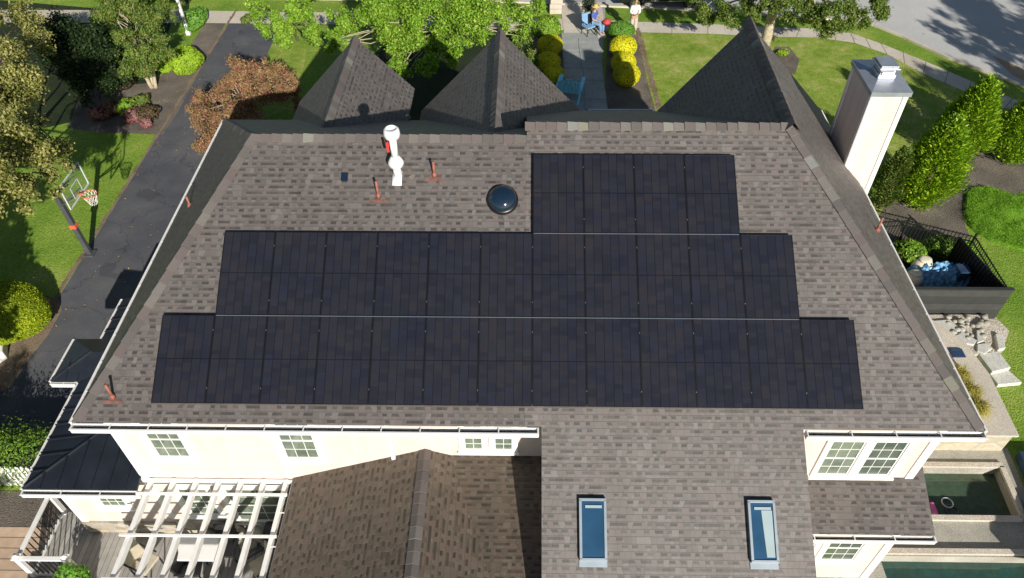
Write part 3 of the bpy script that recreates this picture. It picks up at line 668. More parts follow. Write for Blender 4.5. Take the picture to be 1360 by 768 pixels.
# skylights
def skylight(x0, x1, blind):
    s = MB(); y0, y1 = -2.35, -1.43; nr = Vector((0, -TS, 1)).normalized(); q = Vector((0, 1, TS)).normalized()
    def pt(x, y, h=0): return Vector((x, y, RZ(y))) + nr * h
    t = .05
    for a, b in (((x0, y0), (x0, y1)), ((x1, y0), (x1, y1)), ((x0 - t / 2, y0), (x1 + t / 2, y0)), ((x0 - t / 2, y1), (x1 + t / 2, y1))): s.bar(pt(*a, .05), pt(*b, .05), t, .12, nr)
    s.bar(pt(x0 - .03, y0 - .07, .012), pt(x1 + .03, y0 - .07, .012), .12, .02, nr)
    so = child(s, 'skylight', 'sky_frame', house, bevel=.004)
    g = MB(); g.slab([pt(x0, y0, .085), pt(x1, y0, .085), pt(x1, y1, .085), pt(x0, y1, .085)], .02, ex); child(g, 'pane', 'skyglass', so)
    b = MB(); b.bar(pt(x0 + .09, y1 - .11, .098), pt(x1 - .06, y1 - .11, .098), .05, .015, nr)
    if blind: b.slab([pt(x0 + .27, y0 + .06, .093), pt(x1 - .04, y0 + .06, .093), pt(x1 - .04, y1 - .14, .093), pt(x0 + .22, y1 - .14, .093)], .006, ex)
    child(b, 'blind', 'blind', so)
skylight(1.44, 1.9, False); skylight(4.58, 5.04, True)
# round tube skylight
c = Vector((-.1, 3.80, RZ(3.8))); nr = Vector((0, -TS, 1)).normalized(); qn = nr.to_track_quat('Z', 'Y').to_matrix()
def lathe_n(c, prof, n=28):
    m = MB().lathe((0, 0, 0), prof, n); m.v = [tuple(c + qn @ Vector(v)) for v in m.v]; return m
tb = child(lathe_n(c, [(.33, 0), (.33, .05), (.30, .09)]), 'tube_skylight', 'frame_black', house, True)
child(lathe_n(c, [(.295, .08), (.29, .12), (.25, .18), (.17, .23), (.08, .25), (.01, .255)]), 'dome', 'dome', tb, True)
# vents
def pipe(x, y, h, flash=True, r=.035):
    z = RZ(y); p = child(MB().tube([(x, y, z - .05), (x, y, z + h)], r * .8, 12), 'vent_pipe', 'copper', house, True)
    child(MB().lathe((x, y, z), [(.055, .0), (.045, .06), (.032, .1)], 14), 'boot', 'copper', p, True)
    if flash: child(MB().slab([(x - .2, y - .11, RZ(y - .11) + .012), (x + .2, y - .11, RZ(y - .11) + .012), (x + .18, y - .05, RZ(y - .05) + .012), (x - .18, y - .05, RZ(y - .05) + .012)], .008, ex), 'flashing', 'redflash', p)
pipe(-2.71, 3.85, .42); pipe(-1.55, 4.27, .38); pipe(-7.7, .16, .42)
def side_pipe(x, y, z, h):
    p = child(MB().tube([(x, y, z - .1), (x, y, z + h)], .028, 12), 'vent_pipe', 'copper', house, True); child(MB().lathe((x, y, z), [(.07, -.05), (.06, .06), (.04, .1)], 14), 'boot', 'copper', p, True)
side_pipe(-7.66, 5.36, .52, .32); side_pipe(8.62, 4.87, .3, .4)
v = Vector((-2.33, 4.28, RZ(4.28)))
fl = child(MB().tube([v, v + Vector((0, 0, .15)), v + Vector((0, 0, .3))], [.085, .085, .085], 18).box(v + Vector((0, -.09, .0)), (.2, .34, .012), rot=Matrix.Rotation(math.atan(TS), 3, 'X')), 'exhaust_flue', 'pvc', house, True)
child(MB().lathe(v, [(.06, .2), (.13, .24), (.165, .32), (.165, .36), (.12, .44), (.075, .5)], 20), 'flue_collar', 'pvc', fl, True)
child(MB().tube([v + Vector((0, 0, .45)), v + Vector((0, 0, .98))], .075, 16), 'flue_pipe', 'pvc', fl, True)
child(MB().lathe(v, [(.09, .93), (.155, .97), (.17, 1.05), (.155, 1.14), (.11, 1.18), (.1, 1.13)], 22), 'flue_cap', 'pvc', fl, True)
child(MB().box(v + Vector((-.12, -.0, .72)), (.05, .03, .24)), 'red_tag', 'redtag', fl)
child(MB().box(Vector((-3.45, 4.22, RZ(4.22) + .03)), (.14, .18, .05), rot=Matrix.Rotation(math.atan(TS), 3, 'X')), 'box_vent', 'dome', house)
# chimney
cx0, cx1, cy0, cy1, ct = 8.68, 9.53, 7.5, 8.95, 2.3
ch = child(MB().box(((cx0 + cx1) / 2, (cy0 + cy1) / 2, (G + ct) / 2), (cx1 - cx0, cy1 - cy0, ct - G)), 'chimney', 'siding', house)
t = MB()
for x in (cx0, cx1):
    for y in (cy0, cy1):
        sx = 1 if x == cx0 else -1; sy = 1 if y == cy0 else -1
        t.box((x + sx * .045, y - sy * .012, (G + ct) / 2), (.11, .026, ct - G - .02)); t.box((x - sx * .012, y + sy * .045, (G + ct) / 2), (.026, .11, ct - G - .02))
child(t, 'chimney_trim', 'white', ch)
c_ = MB(); c_.box(((cx0 + cx1) / 2, (cy0 + cy1) / 2, ct + .06), (cx1 - cx0 + .12, cy1 - cy0 + .12, .12))
x0, x1, y0, y1 = cx0 - .07, cx1 + .07, cy0 - .07, cy1 + .07; xm, ym = 9.1, 8.2
c_.mesh([(x0, y0, ct + .12), (x1, y0, ct + .12), (x1, y1, ct + .12), (x0, y1, ct + .12), (xm - .2, ym - .25, ct + .19), (xm + .2, ym - .25, ct + .19), (xm + .2, ym + .25, ct + .19), (xm - .2, ym + .25, ct + .19)],
        [(0, 1, 5, 4), (1, 2, 6, 5), (2, 3, 7, 6), (3, 0, 4, 7), (4, 5, 6, 7)])
cc = child(c_, 'chimney_cap', 'bluemetal', ch)
f_ = MB().box((xm, ym, ct + .24), (.42, .5, .1)).box((xm, ym, ct + .33), (.36, .44, .12)).box((xm, ym, ct + .45), (.5, .58, .035)).box((xm, ym, ct + .49), (.42, .5, .05))
child(f_, 'flue_housing', 'bluemetal', cc, bevel=.006)
child(MB().box((xm, ym - .26, ct + .335), (.3, .012, .08)), 'flue_louvre', 'white', cc)

# ------------------------------------------------------------------ solar panels
PW, PL = 1.06, 1.7703; thr = .51636
up = Vector((0, math.cos(thr), math.sin(thr))); nrm = Vector((0, -math.sin(thr), math.cos(thr))); exv = Vector((1, 0, 0))
RP = Matrix((exv, up, nrm)).transposed()
def make_panel():
    root = empty('solar_panel')
    hw, hl, t = .527, .877, .03
    f = MB()
    for x in (-hw + .007, hw - .007): f.box((x, 0, -.019), (.014, 2 * hl, .038))
    for y in (-hl + .006, hl - .006): f.box((0, y, -.019), (2 * hw - .04, .012, .038))
    fo = f.build('frame', 'frame_black', root)
    g = MB(); g.face([(-hw + .014, -hl + .012, -.003), (hw - .014, -hl + .012, -.003), (hw - .014, hl - .012, -.003), (-hw + .014, hl - .012, -.003)], [(0, 0), (1, 0), (1, 1), (0, 1)])
    g.box((0, 0, -.02), (2 * hw - .042, 2 * hl - .03, .03)); g.build('glass', 'panel', root)
    for y in (-.58, .58): MB().box((hw + .003, y, .001), (.014, .024, .006)).build('clamp', 'alu', root)
    return root
def dup(root):
    r = root.copy(); COL.objects.link(r)
    for c in list(root.children):
        k = c.copy(); COL.objects.link(k); k.parent = r
    return r
ordn = ['first', 'second', 'third', 'fourth', 'fifth', 'sixth', 'seventh', 'eighth', 'ninth', 'tenth', 'eleventh', 'twelfth', 'thirteenth']
proto = make_panel(); firstp = True
for v_, u0, n, rn in ((0, 0, 13, 'bottom row of thirteen'), (1, 1, 11, 'middle row of eleven'), (2, 7, 4, 'top row of four')):
    for k in range(n):
        o = proto if firstp else dup(proto); firstp = False
        o.location = exv * ((u0 + k + .5 - 6.5) * PW) + up * ((v_ + .5) * PL) + nrm * .0
        o.rotation_euler = RP.to_euler()
        tag(o, 'black solar panel, %s from the left in the %s' % (ordn[k], rn), 'solar panel', 'solar panels on the back roof slope')
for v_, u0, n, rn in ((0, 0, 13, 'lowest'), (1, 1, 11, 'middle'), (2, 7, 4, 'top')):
    r = empty('rail_and_glint_set', label='grey aluminium rails under the %s solar panel row, any gap strip painted as sky glint' % rn, cat='mounting rail', group='rails under the solar panels')
    for a, off in (('rail', PL - .009), ('rail', .45), ('rail', 1.3)):  # first one paints the sky glint on the frame edge, others are rails
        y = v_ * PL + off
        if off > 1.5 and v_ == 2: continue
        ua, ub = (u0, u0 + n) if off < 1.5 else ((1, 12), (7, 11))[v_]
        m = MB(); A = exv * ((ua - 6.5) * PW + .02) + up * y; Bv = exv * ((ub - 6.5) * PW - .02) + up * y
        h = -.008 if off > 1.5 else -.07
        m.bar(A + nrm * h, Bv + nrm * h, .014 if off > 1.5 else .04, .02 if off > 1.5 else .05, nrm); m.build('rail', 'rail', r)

# ------------------------------------------------------------------ foliage
def leaves(name, mat, cen, rad, n, size, parent, shell=.35, squash=1.0, upb=.25, aspect=.55, droop=0, keep=None):
    """n leaves spread through blobs cen (k,3) of radius rad (k,)"""
    cen = np.asarray(cen, float); rad = np.asarray(rad, float); k = len(cen)
    w_ = rad ** 2; idx = RNG.choice(k, n, p=w_ / w_.sum())
    d = RNG.normal(size=(n, 3)); d /= np.linalg.norm(d, axis=1)[:, None]
    rr = rad[idx] * (1 - shell * RNG.random(n) ** 1.3)[:]
    rr *= 1 + .2 * RNG.normal(size=n)
    st_ = .65 + .7 * RNG.random((k, 3))
    pos = cen[idx] + d * rr[:, None] * np.array([1, 1, squash]) * st_[idx]
    if size < .08 and squash > .1: pos += RNG.normal(size=(n, 3)) * size * 1.2
    nv = d + RNG.normal(size=(n, 3)) * .55 + np.array([0, 0, upb]); nv /= np.linalg.norm(nv, axis=1)[:, None]
    t = np.cross(nv, RNG.normal(size=(n, 3))); t /= np.linalg.norm(t, axis=1)[:, None]
    if droop: t = t + d * droop; t -= nv * (t * nv).sum(1)[:, None]; t /= np.linalg.norm(t, axis=1)[:, None]
    b = np.cross(nv, t); s = size * (.65 + .7 * RNG.random(n))[:, None]
    V = np.stack([pos - t * s, pos + b * s * aspect, pos + t * s, pos - b * s * aspect], 1).reshape(-1, 3)
    if keep is not None:
        kp = keep(pos); V = V.reshape(-1, 4, 3)[kp].reshape(-1, 3); n = int(kp.sum())
    me = bpy.data.meshes.new(name); me.vertices.add(4 * n); me.vertices.foreach_set('co', V.ravel().astype(np.float32))
    me.loops.add(4 * n); me.loops.foreach_set('vertex_index', np.arange(4 * n, dtype=np.int32)); me.polygons.add(n)
    me.polygons.foreach_set('loop_start', np.arange(0, 4 * n, 4, dtype=np.int32)); me.polygons.foreach_set('loop_total', np.full(n, 4, dtype=np.int32))
    me.update(); me.materials.append(mat); o = bpy.data.objects.new(name, me); COL.objects.link(o)
    if parent is not None: o.parent = parent; o.location = -parent.location
    return o
L = {}
L['olive'] = leaf_mat('pale_olive_leaves', [(.09, .12, .02), (.2, .22, .05), (.34, .33, .11), (.46, .43, .18)])
L['mid'] = leaf_mat('mid_green_leaves', [(.06, .12, .018), (.11, .2, .028), (.17, .25, .045), (.27, .26, .08)])
L['bright'] = leaf_mat('bright_green_leaves', [(.09, .2, .015), (.16, .33, .02), (.25, .43, .035), (.4, .52, .09)])
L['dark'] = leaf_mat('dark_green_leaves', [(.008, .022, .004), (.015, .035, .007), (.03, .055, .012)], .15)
L['lime'] = leaf_mat('lime_leaves', [(.22, .38, .02), (.32, .5, .03), (.4, .55, .05)])
L['maple'] = leaf_mat('red_brown_leaves', [(.2, .085, .07), (.32, .13, .11), (.32, .2, .09), (.24, .25, .07), (.46, .22, .18)], .25)
L['box_yellow'] = leaf_mat('golden_box_leaves', [(.5, .52, .012), (.66, .64, .016), (.78, .72, .025)], .15)
L['box_green'] = leaf_mat('green_box_leaves', [(.09, .24, .025), (.13, .31, .035), (.19, .37, .05)], .15)
L['hedge_yellow'] = leaf_mat('yellow_green_leaves', [(.2, .3, .012), (.32, .42, .016), (.46, .52, .03)], .2)
L['hedge_green'] = leaf_mat('hedge_leaves', [(.06, .13, .015), (.1, .2, .02), (.17, .28, .03)], .2)
L['arbor'] = leaf_mat('arborvitae_sprays', [(.08, .19, .01), (.19, .36, .014), (.31, .49, .02), (.46, .6, .04)], .2)
L['pinkfl'] = leaf_mat('pink_flowers', [(.08, .14, .03), (.16, .07, .05), (.38, .1, .17), (.5, .18, .26), (.1, .16, .04)], .2)
L['reddish'] = leaf_mat('bronze_leaves', [(.08, .04, .03), (.16, .09, .06), (.1, .12, .03)], .2)
L['strawgrass'] = leaf_mat('straw_grass', [(.35, .3, .06), (.5, .42, .12), (.3, .32, .05)], .3)
L['gcover'] = leaf_mat('low_juniper', [(.11, .26, .015), (.17, .36, .02), (.26, .46, .03)], .2)

def limb(mb, a, b, r0, r1, wob=.08, n=5):
    a, b = Vector(a), Vector(b); pts = []
    for i in range(n + 1):
        t = i / n; p = a.lerp(b, t); k = math.sin(t * math.pi) * wob * (b - a).length
        pts.append(p + Vector((random.uniform(-1, 1), random.uniform(-1, 1), random.uniform(-.3, .6))) * k)
    mb.tube(pts, [r0 + (r1 - r0) * i / n for i in range(n + 1)], 7)
def tree(name, base, blobs, rads, n, size, mat, label, cat='tree', trunk_r=.16, bark='bark', group=None, sub=9, subr=.36, aspect=.55, shell=.45, multi=1, limbs=None, fork_at=None):
    base = Vector(base); root = empty(name, base, label, cat, group)
    C, Rr = [], []
    for c, r in zip(blobs, rads):                       # break each mass into uneven clumps
        c = Vector(c); C.append(c); Rr.append(r * .5)
        for _ in range(sub):
            d = Vector((random.gauss(0, 1), random.gauss(0, 1), random.gauss(0, .8))).normalized()
            C.append(c + d * r * random.uniform(.35, 1.1)); Rr.append(r * subr * random.uniform(.6, 1.2))
    t = MB(); cm = sum((Vector(b) for b in blobs), Vector()) / len(blobs)
    for k in range(multi):
        off = Vector((random.uniform(-.3, .3), random.uniform(-.3, .3), 0)) if multi > 1 else Vector()
        fork = base + off * .5 + (Vector((cm.x, cm.y, cm.z)) - base) * .45 + off
        if fork_at: fork = Vector(fork_at)
        limb(t, base + off * .3 - Vector((0, 0, .1)), fork, trunk_r, trunk_r * .6, .03)
        for j, c in enumerate(blobs):
            if fork_at and j % 2: continue
            if multi == 1 or j % multi == k: limb(t, fork, c, trunk_r * .34, trunk_r * .1, .1)
    for j, c in enumerate(C):
        if j % 3 == 0 and not fork_at: limb(t, cm.lerp(c, .35), c, trunk_r * .16, .012, .1, 4)
    child(t, 'trunk', bark, root, True)
    leaves('crown', L[mat], C, Rr, n, size, root, shell=max(shell, .7), aspect=aspect)
    return root
def pv(px, py, z): return tuple(P(px, py, z))
# big pale tree at the left edge
bl = [pv(-30, 20, -.6), pv(30, 25, -1.6), pv(15, 75, -.8), pv(45, 55, -1.8), pv(-25, 110, .2), pv(20, 135, -.5), pv(38, 178, -1.2), pv(62, 200, -1.6), pv(10, 205, -.3), pv(70, 232, -2.0), pv(22, 252, -1.4), pv(-40, 220, .4), pv(-20, 270, -1.2)]
tree('broadleaf_tree', P(-95, 330), bl, [.9, .75, .9, .7, 1.1, .95, .7, .55, .95, .5, .65, 1.2, .8], 42000, .05, 'olive', 'tall tree with pale olive leaves filling the left edge beside the basketball hoop', trunk_r=.2, sub=8, subr=.4)
# dark evergreen mass behind it
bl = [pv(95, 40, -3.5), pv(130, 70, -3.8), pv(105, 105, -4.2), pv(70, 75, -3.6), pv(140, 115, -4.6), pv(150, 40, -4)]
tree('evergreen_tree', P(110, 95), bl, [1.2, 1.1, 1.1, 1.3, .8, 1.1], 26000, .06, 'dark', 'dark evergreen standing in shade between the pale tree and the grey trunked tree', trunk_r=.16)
# crape myrtle like tree
bl = [pv(150, 15, -3.0), pv(175, 12, -2.6), pv(200, 35, -3), pv(160, 50, -3.4), pv(185, 70, -3.6), pv(210, 70, -3.8), pv(215, 15, -3.2), pv(195, 92, -4.4), pv(172, 90, -4.1), pv(140, -10, -2.5), pv(185, -20, -2)]
tree('broadleaf_tree', P(205, 116), bl, [.75, .75, .75, .7, .65, .55, .6, .45, .5, .8, .9], 34000, .05, 'mid', 'mid green tree with several slim stems rising from the mulch bed', trunk_r=.1, bark='bark_pale', multi=3)
# red brown maple
bl = [pv(310, 105, -3.5), pv(345, 112, -3.3), pv(290, 170, -4.2), pv(320, 145, -3.7), pv(375, 108, -3.8), pv(262, 135, -4.2), pv(300, 120, -3.6), pv(330, 95, -3.2), pv(360, 98, -3.4), pv(275, 145, -4.0), pv(305, 150, -3.8), pv(340, 128, -3.4), pv(370, 125, -3.8), pv(388, 118, -4.2), pv(280, 180, -4.6), pv(318, 88, -3.4), pv(265, 160, -4.6), pv(395, 140, -4.6), pv(268, 195, -5.0)]
tree('maple_tree', P(350, 185), bl, [.6, .6, .55, .6, .5, .45, .6, .6, .55, .6, .6, .6, .5, .4, .5, .45, .4, .35, .35], 46000, .04, 'maple', 'red brown maple spreading over the driveway by the front roof corner', trunk_r=.09, bark='bark_pale', multi=4, subr=.45, sub=10)
# the large bright tree behind the gables
bl = [pv(460, 30, -2.8), pv(500, 20, -2.2), pv(540, 60, -2.8), pv(565, 85, -3.2), pv(590, 30, -2.2), pv(630, 25, -2.4), pv(660, 15, -2.8), pv(700, 20, -3.4), pv(550, 15, -1.8), pv(445, 55, -3.4), pv(500, -10, -1.5), pv(560, -20, -1.2), pv(620, -15, -1.4), pv(680, -10, -2.4), pv(715, 5, -4), pv(610, 55, -3.2), pv(515, 45, -2.6), pv(600, 75, -3.8), pv(640, 42, -3.4), pv(530, 88, -3.6), pv(620, 5, -1.8), pv(580, 60, -2.9), pv(690, 40, -4.2)]
tree('broadleaf_tree', P(580, 60), bl, [.8, .9, .75, .55, .95, .8, .7, .6, .9, .5, 1, 1.1, 1, .8, .5, .5, .6, .45, .45, .4, .8, .6, .4], 70000, .055, 'bright', 'large bright green tree crowning over the two left gables', trunk_r=.15, bark='bark_pale')
bl = [pv(370, 30, -3.6), pv(395, 20, -3.3), pv(415, 40, -3.8), pv(380, 50, -4.1), pv(350, 40, -4.3), pv(340, 10, -4.0), pv(405, -5, -3)]
tree('broadleaf_tree', P(395, 52), bl, [.55, .6, .5, .45, .35, .5, .7], 15000, .055, 'bright', 'smaller bright green tree leaning over the far end of the driveway', trunk_r=.09)
bl = [pv(702, 75, -5.1), pv(690, 50, -5.0)]
tree('shrub', P(695, 85), bl, [.45, .45], 2600, .06, 'mid', 'loose grey green shrub just behind the middle gable', 'shrub', .04)
# street tree at the upper right
bl = [pv(935, 10, -3.4), pv(965, 12, -3.2), pv(990, 5, -2.8), pv(975, 32, -4.0), pv(1085, 15, -3.0), pv(1110, 10, -2.6), pv(1135, 15, -2.8), pv(1165, 5, -2.6), pv(1098, 42, -3.8), pv(1110, 30, -3.2), pv(1148, 28, -3.4), pv(1050, -20, -1.2), pv(1110, -30, -1), pv(1000, -25, -1.5), pv(1060, -50, 0), pv(1075, 5, -3.0), pv(945, 25, -4), pv(1000, 22, -3.6), pv(1070, 22, -3.4), pv(1090, 28, -3.4), pv(1125, 35, -3.6), pv(1172, 20, -3.2), pv(920, -5, -3), pv(1045, 0, -2.4), pv(1030, 8, -3.2), pv(1048, 24, -3.6), pv(1004, 14, -3.4), pv(1030, -10, -2), pv(1060, 10, -3)]
tree('street_tree', P(1014, 66), bl, [.5, .55, .6, .35, .6, .6, .6, .6, .35, .45, .45, .9, .9, .9, 1.2, .4, .35, .3, .35, .4, .4, .4, .5, .45, .45, .35, .4, .7, .5], 56000, .052, 'mid', 'tree with a pale leaning trunk rising behind the right gable', fork_at=(P(1014, 66).x + .15, P(1014, 66).y + .2, -1.2), trunk_r=.27, bark='bark_pale', sub=5)
# shade trees that stand outside the picture
for bx, by, hh, lab in ((29, 10, 9.5, 'tall shade tree at the right end of the street whose shadow dapples the road'), (36, 13, 10.5, 'second shade tree further right of the street bend'), (25.5, 4.5, 8, 'shade tree right of the front lawn'), (32.5, 8, 10, 'third tall shade tree beyond the street bend'), (-12.2, -8.5, 8.0, 'shade tree behind the paver terrace throwing shade on the driveway')):
    bl = [(bx + random.uniform(-2, 2), by + random.uniform(-2, 2), G + hh + random.uniform(-2.5, 1.5)) for _ in range(9)]
    if bx < 0: bl = [(bx + random.uniform(-1.3, 1.3), by + random.uniform(-1, 1), G + random.uniform(4.2, 7)) for _ in range(8)]
    tree('shade_tree', (bx, by, G), bl, [1.3 if bx > 0 else 1.0] * len(bl), 6500, .13, 'mid', lab, trunk_r=.25)

bl = [(-14.9 + random.uniform(-1.1, .9), 2.6 + random.uniform(-1.5, 1.3), -1.4 + random.uniform(-1.0, 1.2)) for _ in range(9)]
tree('shade_tree', (-17.2, 3.2, G), bl, [.9] * 9, 12000, .1, 'mid', 'shade tree left of the picture darkening the lawn round the basketball hoop', trunk_r=.22)
def bush(name, c, r, n, size, mat, label, cat='shrub', group=None, rz_=1.0, lump=.12, aspect=.5, core=True, sub=6):
    """round clipped or loose bush: twiggy core and a leafy surface"""
    c = Vector(c); rx, ry, rzz = r; root = empty(name, (c.x, c.y, c.z), label, cat, group)
    if core:
        m = MB(); m.lathe(c + Vector((0, 0, 0)), [(.2, 0), (.65, .25 * rzz), (.74, .8 * rzz), (.62, 1.2 * rzz), (.38, 1.45 * rzz), (.1, 1.58 * rzz)], 14)
        m.v = [(c.x + (v[0] - c.x) * rx, c.y + (v[1] - c.y) * ry, v[2]) for v in m.v]; child(m, 'stems', 'soil_core', root, True)
    d = RNG.normal(size=(n, 3)); d /= np.linalg.norm(d, axis=1)[:, None]
    bumps = RNG.normal(size=(10, 3)); bumps /= np.linalg.norm(bumps, axis=1)[:, None]
    lumps = (np.clip(d @ bumps.T, 0, 1) ** 6).max(1)
    rr = (1 - lump + 2 * lump * lumps) * (1 - .1 * RNG.random(n))
    pos = np.array([c.x, c.y, c.z + rzz * .95]) + d * rr[:, None] * np.array([rx, ry, rzz])
    keep = pos[:, 2] > c.z - .02; pos, d = pos[keep], d[keep]; n = len(pos)
    nv = d + RNG.normal(size=(n, 3)) * .5; nv /= np.linalg.norm(nv, axis=1)[:, None]
    t = np.cross(nv, RNG.normal(size=(n, 3))); t /= np.linalg.norm(t, axis=1)[:, None]; b = np.cross(nv, t)
    s = size * (.6 + .8 * RNG.random(n))[:, None]
    V = np.stack([pos - t * s, pos + b * s * aspect, pos + t * s, pos - b * s * aspect], 1).reshape(-1, 3)
    me = bpy.data.meshes.new('foliage'); me.vertices.add(4 * n); me.vertices.foreach_set('co', V.ravel().astype(np.float32))
    me.loops.add(4 * n); me.loops.foreach_set('vertex_index', np.arange(4 * n, dtype=np.int32)); me.polygons.add(n)
    me.polygons.foreach_set('loop_start', np.arange(0, 4 * n, 4, dtype=np.int32)); me.polygons.foreach_set('loop_total', np.full(n, 4, dtype=np.int32))
    me.update(); me.materials.append(L[mat]); o = bpy.data.objects.new('foliage', me); COL.objects.link(o); o.parent = root; o.location = -root.location
    return root
def gb_(px, py): p = P(px, py); return (p.x, p.y, G)
gr = 'clipped round bushes along the front walk'
bush('box_bush', gb_(730, 72), (.62, .62, .48), 9000, .03, 'box_yellow', 'golden clipped bush left of the walk, the farther of the golden ones on that side', 'bush', gr, lump=.03)
bush('box_bush', gb_(728, 92), (.58, .58, .42), 9000, .03, 'box_yellow', 'golden clipped bush left of the walk, between the farther golden one and the gable', 'bush', gr, lump=.03)
bush('box_bush', gb_(735, 108), (.5, .5, .4), 9000, .03, 'box_yellow', 'golden clipped bush left of the walk, nearest the blue chair, half hidden by gable', 'bush', gr, lump=.03)
bush('box_bush', gb_(826, 74), (.66, .62, .5), 9000, .03, 'box_yellow', 'golden clipped bush right of the walk, beside the green one and fully in the sun', 'bush', gr, lump=.03)
bush('box_bush', gb_(827, 94), (.6, .58, .45), 9000, .03, 'box_yellow', 'middle of the three golden clipped bushes right of the walk', 'bush', gr, lump=.03)
bush('box_bush', gb_(831, 112), (.62, .62, .52), 9000, .03, 'box_yellow', 'golden clipped bush right of the walk nearest the house, half in shade', 'bush', gr, lump=.03)
bush('box_bush', gb_(824, 50), (.68, .6, .42), 8000, .032, 'box_green', 'green clipped bush right of the walk next to the standing person', 'bush', gr, lump=.04)
bush('box_bush', gb_(727, 48), (.75, .65, .5), 4200, .045, 'bright', 'green loose bush left of the walk near the pavement', 'bush', gr, lump=.12)
bush('lime_shrub', gb_(250, 93), (.78, .85, .55), 5200, .055, 'lime', 'lime green shrub glowing at the edge of the driveway mulch bed', lump=.12)
bush('lime_shrub', gb_(222, 96), (.35, .35, .25), 1200, .05, 'lime', 'little lime green shrub at the foot of the grey trunked tree', lump=.12)
bush('shrub', gb_(262, 34), (.6, 1.1, .4), 3000, .05, 'box_green', 'green shrub beside the white lamp post at the top of the driveway', lump=.1)
for (px, py, r_, m_, lab) in ((135, 158, .42, 'pinkfl', 'leftmost pink flowering shrub at the edge of the mulch bed'), (150, 152, .38, 'reddish', 'bronze leaved shrub between the two pink flowering shrubs'), (168, 148, .4, 'bright', 'small green shrub behind the bronze and pink shrubs'), (178, 160, .38, 'pinkfl', 'middle pink flowering shrub of the mulch bed'), (198, 158, .45, 'reddish', 'bronze leaved shrub nearest the driveway'), (197, 168, .25, 'pinkfl', 'smallest pink flowering shrub in front of the bronze one'), (165, 118, .55, 'reddish', 'dusky red shrub deep in shade under the grey trunked tree'), (190, 140, .35, 'mid', 'dull green shrub behind the bronze shrub nearest the driveway')):
    bush('flowering_shrub' if m_ == 'pinkfl' else 'shrub', gb_(px, py), (r_, r_, r_ * .7), 1100, .05, m_, lab, 'shrub', 'shrubs in the left mulch bed', lump=.25)
# hedges
def hedge(name, pts, h, n, size, mat, label, wdt=.7):
    pts = [Vector((p[0], p[1], G)) for p in pts]; root = empty(name, pts[0], label, 'hedge'); C, Rr = [], []
    for a, b in zip(pts, pts[1:]):
        k = max(1, int((b - a).length / .35))
        for i in range(k + 1):
            for z in (.3, .75):
                C.append(a.lerp(b, i / k) + Vector((random.uniform(-.18, .18), random.uniform(-.18, .18), h * z))); Rr.append(wdt * random.uniform(.5, .75))
    m = MB()
    for a, b in zip(pts, pts[1:]): m.bar(a + Vector((0, 0, h * .4)), b + Vector((0, 0, h * .4)), wdt * 1.1, h * .75)
    child(m, 'stems', 'soil_core', root); leaves('foliage', L[mat], C, Rr, n, size, root, shell=.3)
    return root
a = P(5, 455); bush('hedge', (a.x - .6, a.y + .6, G), (1.95, 1.4, .6), 52000, .03, 'hedge_yellow', 'dense clipped yellow green hedge beside the driveway at the left edge', 'hedge', lump=.07)
hedge('hedge', [(-15.8, 2.1), (-14.4, 2.0), (-12.75, 2.0), (-12.1, 1.95)], 1.2, 26000, .035, 'hedge_green', 'dark green hedge behind the white picket fence at lower left', .95)
bush('shrub', (-10.0, -1.35, G), (.34, .3, .62), 1300, .05, 'box_green', 'small leafy green shrub in front of the deck railing', lump=.2)
# conifers at the right
def conifer(base, h, r, n, size, mat, label, group=None, lean=(0, 0)):
    base = Vector(base); root = empty('arborvitae', base, label, 'conifer', group)
    child(MB().tube([base - Vector((0, 0, .1)), base + Vector((lean[0] * .6, lean[1] * .6, h * .6)), base + Vector((lean[0], lean[1], h * .96))], [.12, .07, .015], 8), 'trunk', 'bark', root, True)
    k = int(n / 30); C = []; D = []
    for i in range(k):
        t = random.random() ** .8; a = random.uniform(0, 2 * math.pi)
        rr = r * (math.sin(min(1, (t * 1.25 + .12)) * math.pi * .5 + 0) if t < .25 else (1 - ((t - .25) / .75) ** 1.6) ** .75) * random.uniform(.6, 1.16)
        C.append((base.x + lean[0] * t + rr * math.cos(a), base.y + lean[1] * t + rr * math.sin(a), base.z + .1 + h * t)); D.append((math.cos(a), math.sin(a), .9))
    C = np.array(C); D = np.array(D)
    idx = np.repeat(np.arange(k), 30); m = len(idx); loc = RNG.normal(size=(m, 3)) * np.array([.1, .1, .17]) * (r / 1.0) ** .5
    pos = C[idx] + loc; d = D[idx] + RNG.normal(size=(m, 3)) * .35; d /= np.linalg.norm(d, axis=1)[:, None]
    tang = np.cross(D[idx], [0, 0, 1.]); tang /= np.linalg.norm(tang, axis=1)[:, None]; b = tang + RNG.normal(size=(m, 3)) * .5; b -= d * (b * d).sum(1)[:, None]; b /= np.linalg.norm(b, axis=1)[:, None]
    s = size * (.6 + .8 * RNG.random(m))[:, None]
    V = np.stack([pos - d * s, pos + b * s * .42, pos + d * s * 1.2, pos - b * s * .42], 1).reshape(-1, 3)
    me = bpy.data.meshes.new('foliage'); me.vertices.add(4 * m); me.vertices.foreach_set('co', V.ravel().astype(np.float32))
    me.loops.add(4 * m); me.loops.foreach_set('vertex_index', np.arange(4 * m, dtype=np.int32)); me.polygons.add(m)
    me.polygons.foreach_set('loop_start', np.arange(0, 4 * m, 4, dtype=np.int32)); me.polygons.foreach_set('loop_total', np.full(m, 4, dtype=np.int32))
    me.update(); me.materials.append(L[mat]); o = bpy.data.objects.new('foliage', me); COL.objects.link(o); o.parent = root; o.location = -root.location
    return root
gc_ = 'arborvitae beside the chimney'
conifer(gb_(1217, 272), 3.3, 1.0, 34000, .06, 'arbor', 'bright green arborvitae nearest the chimney, broad and in full sun', gc_)
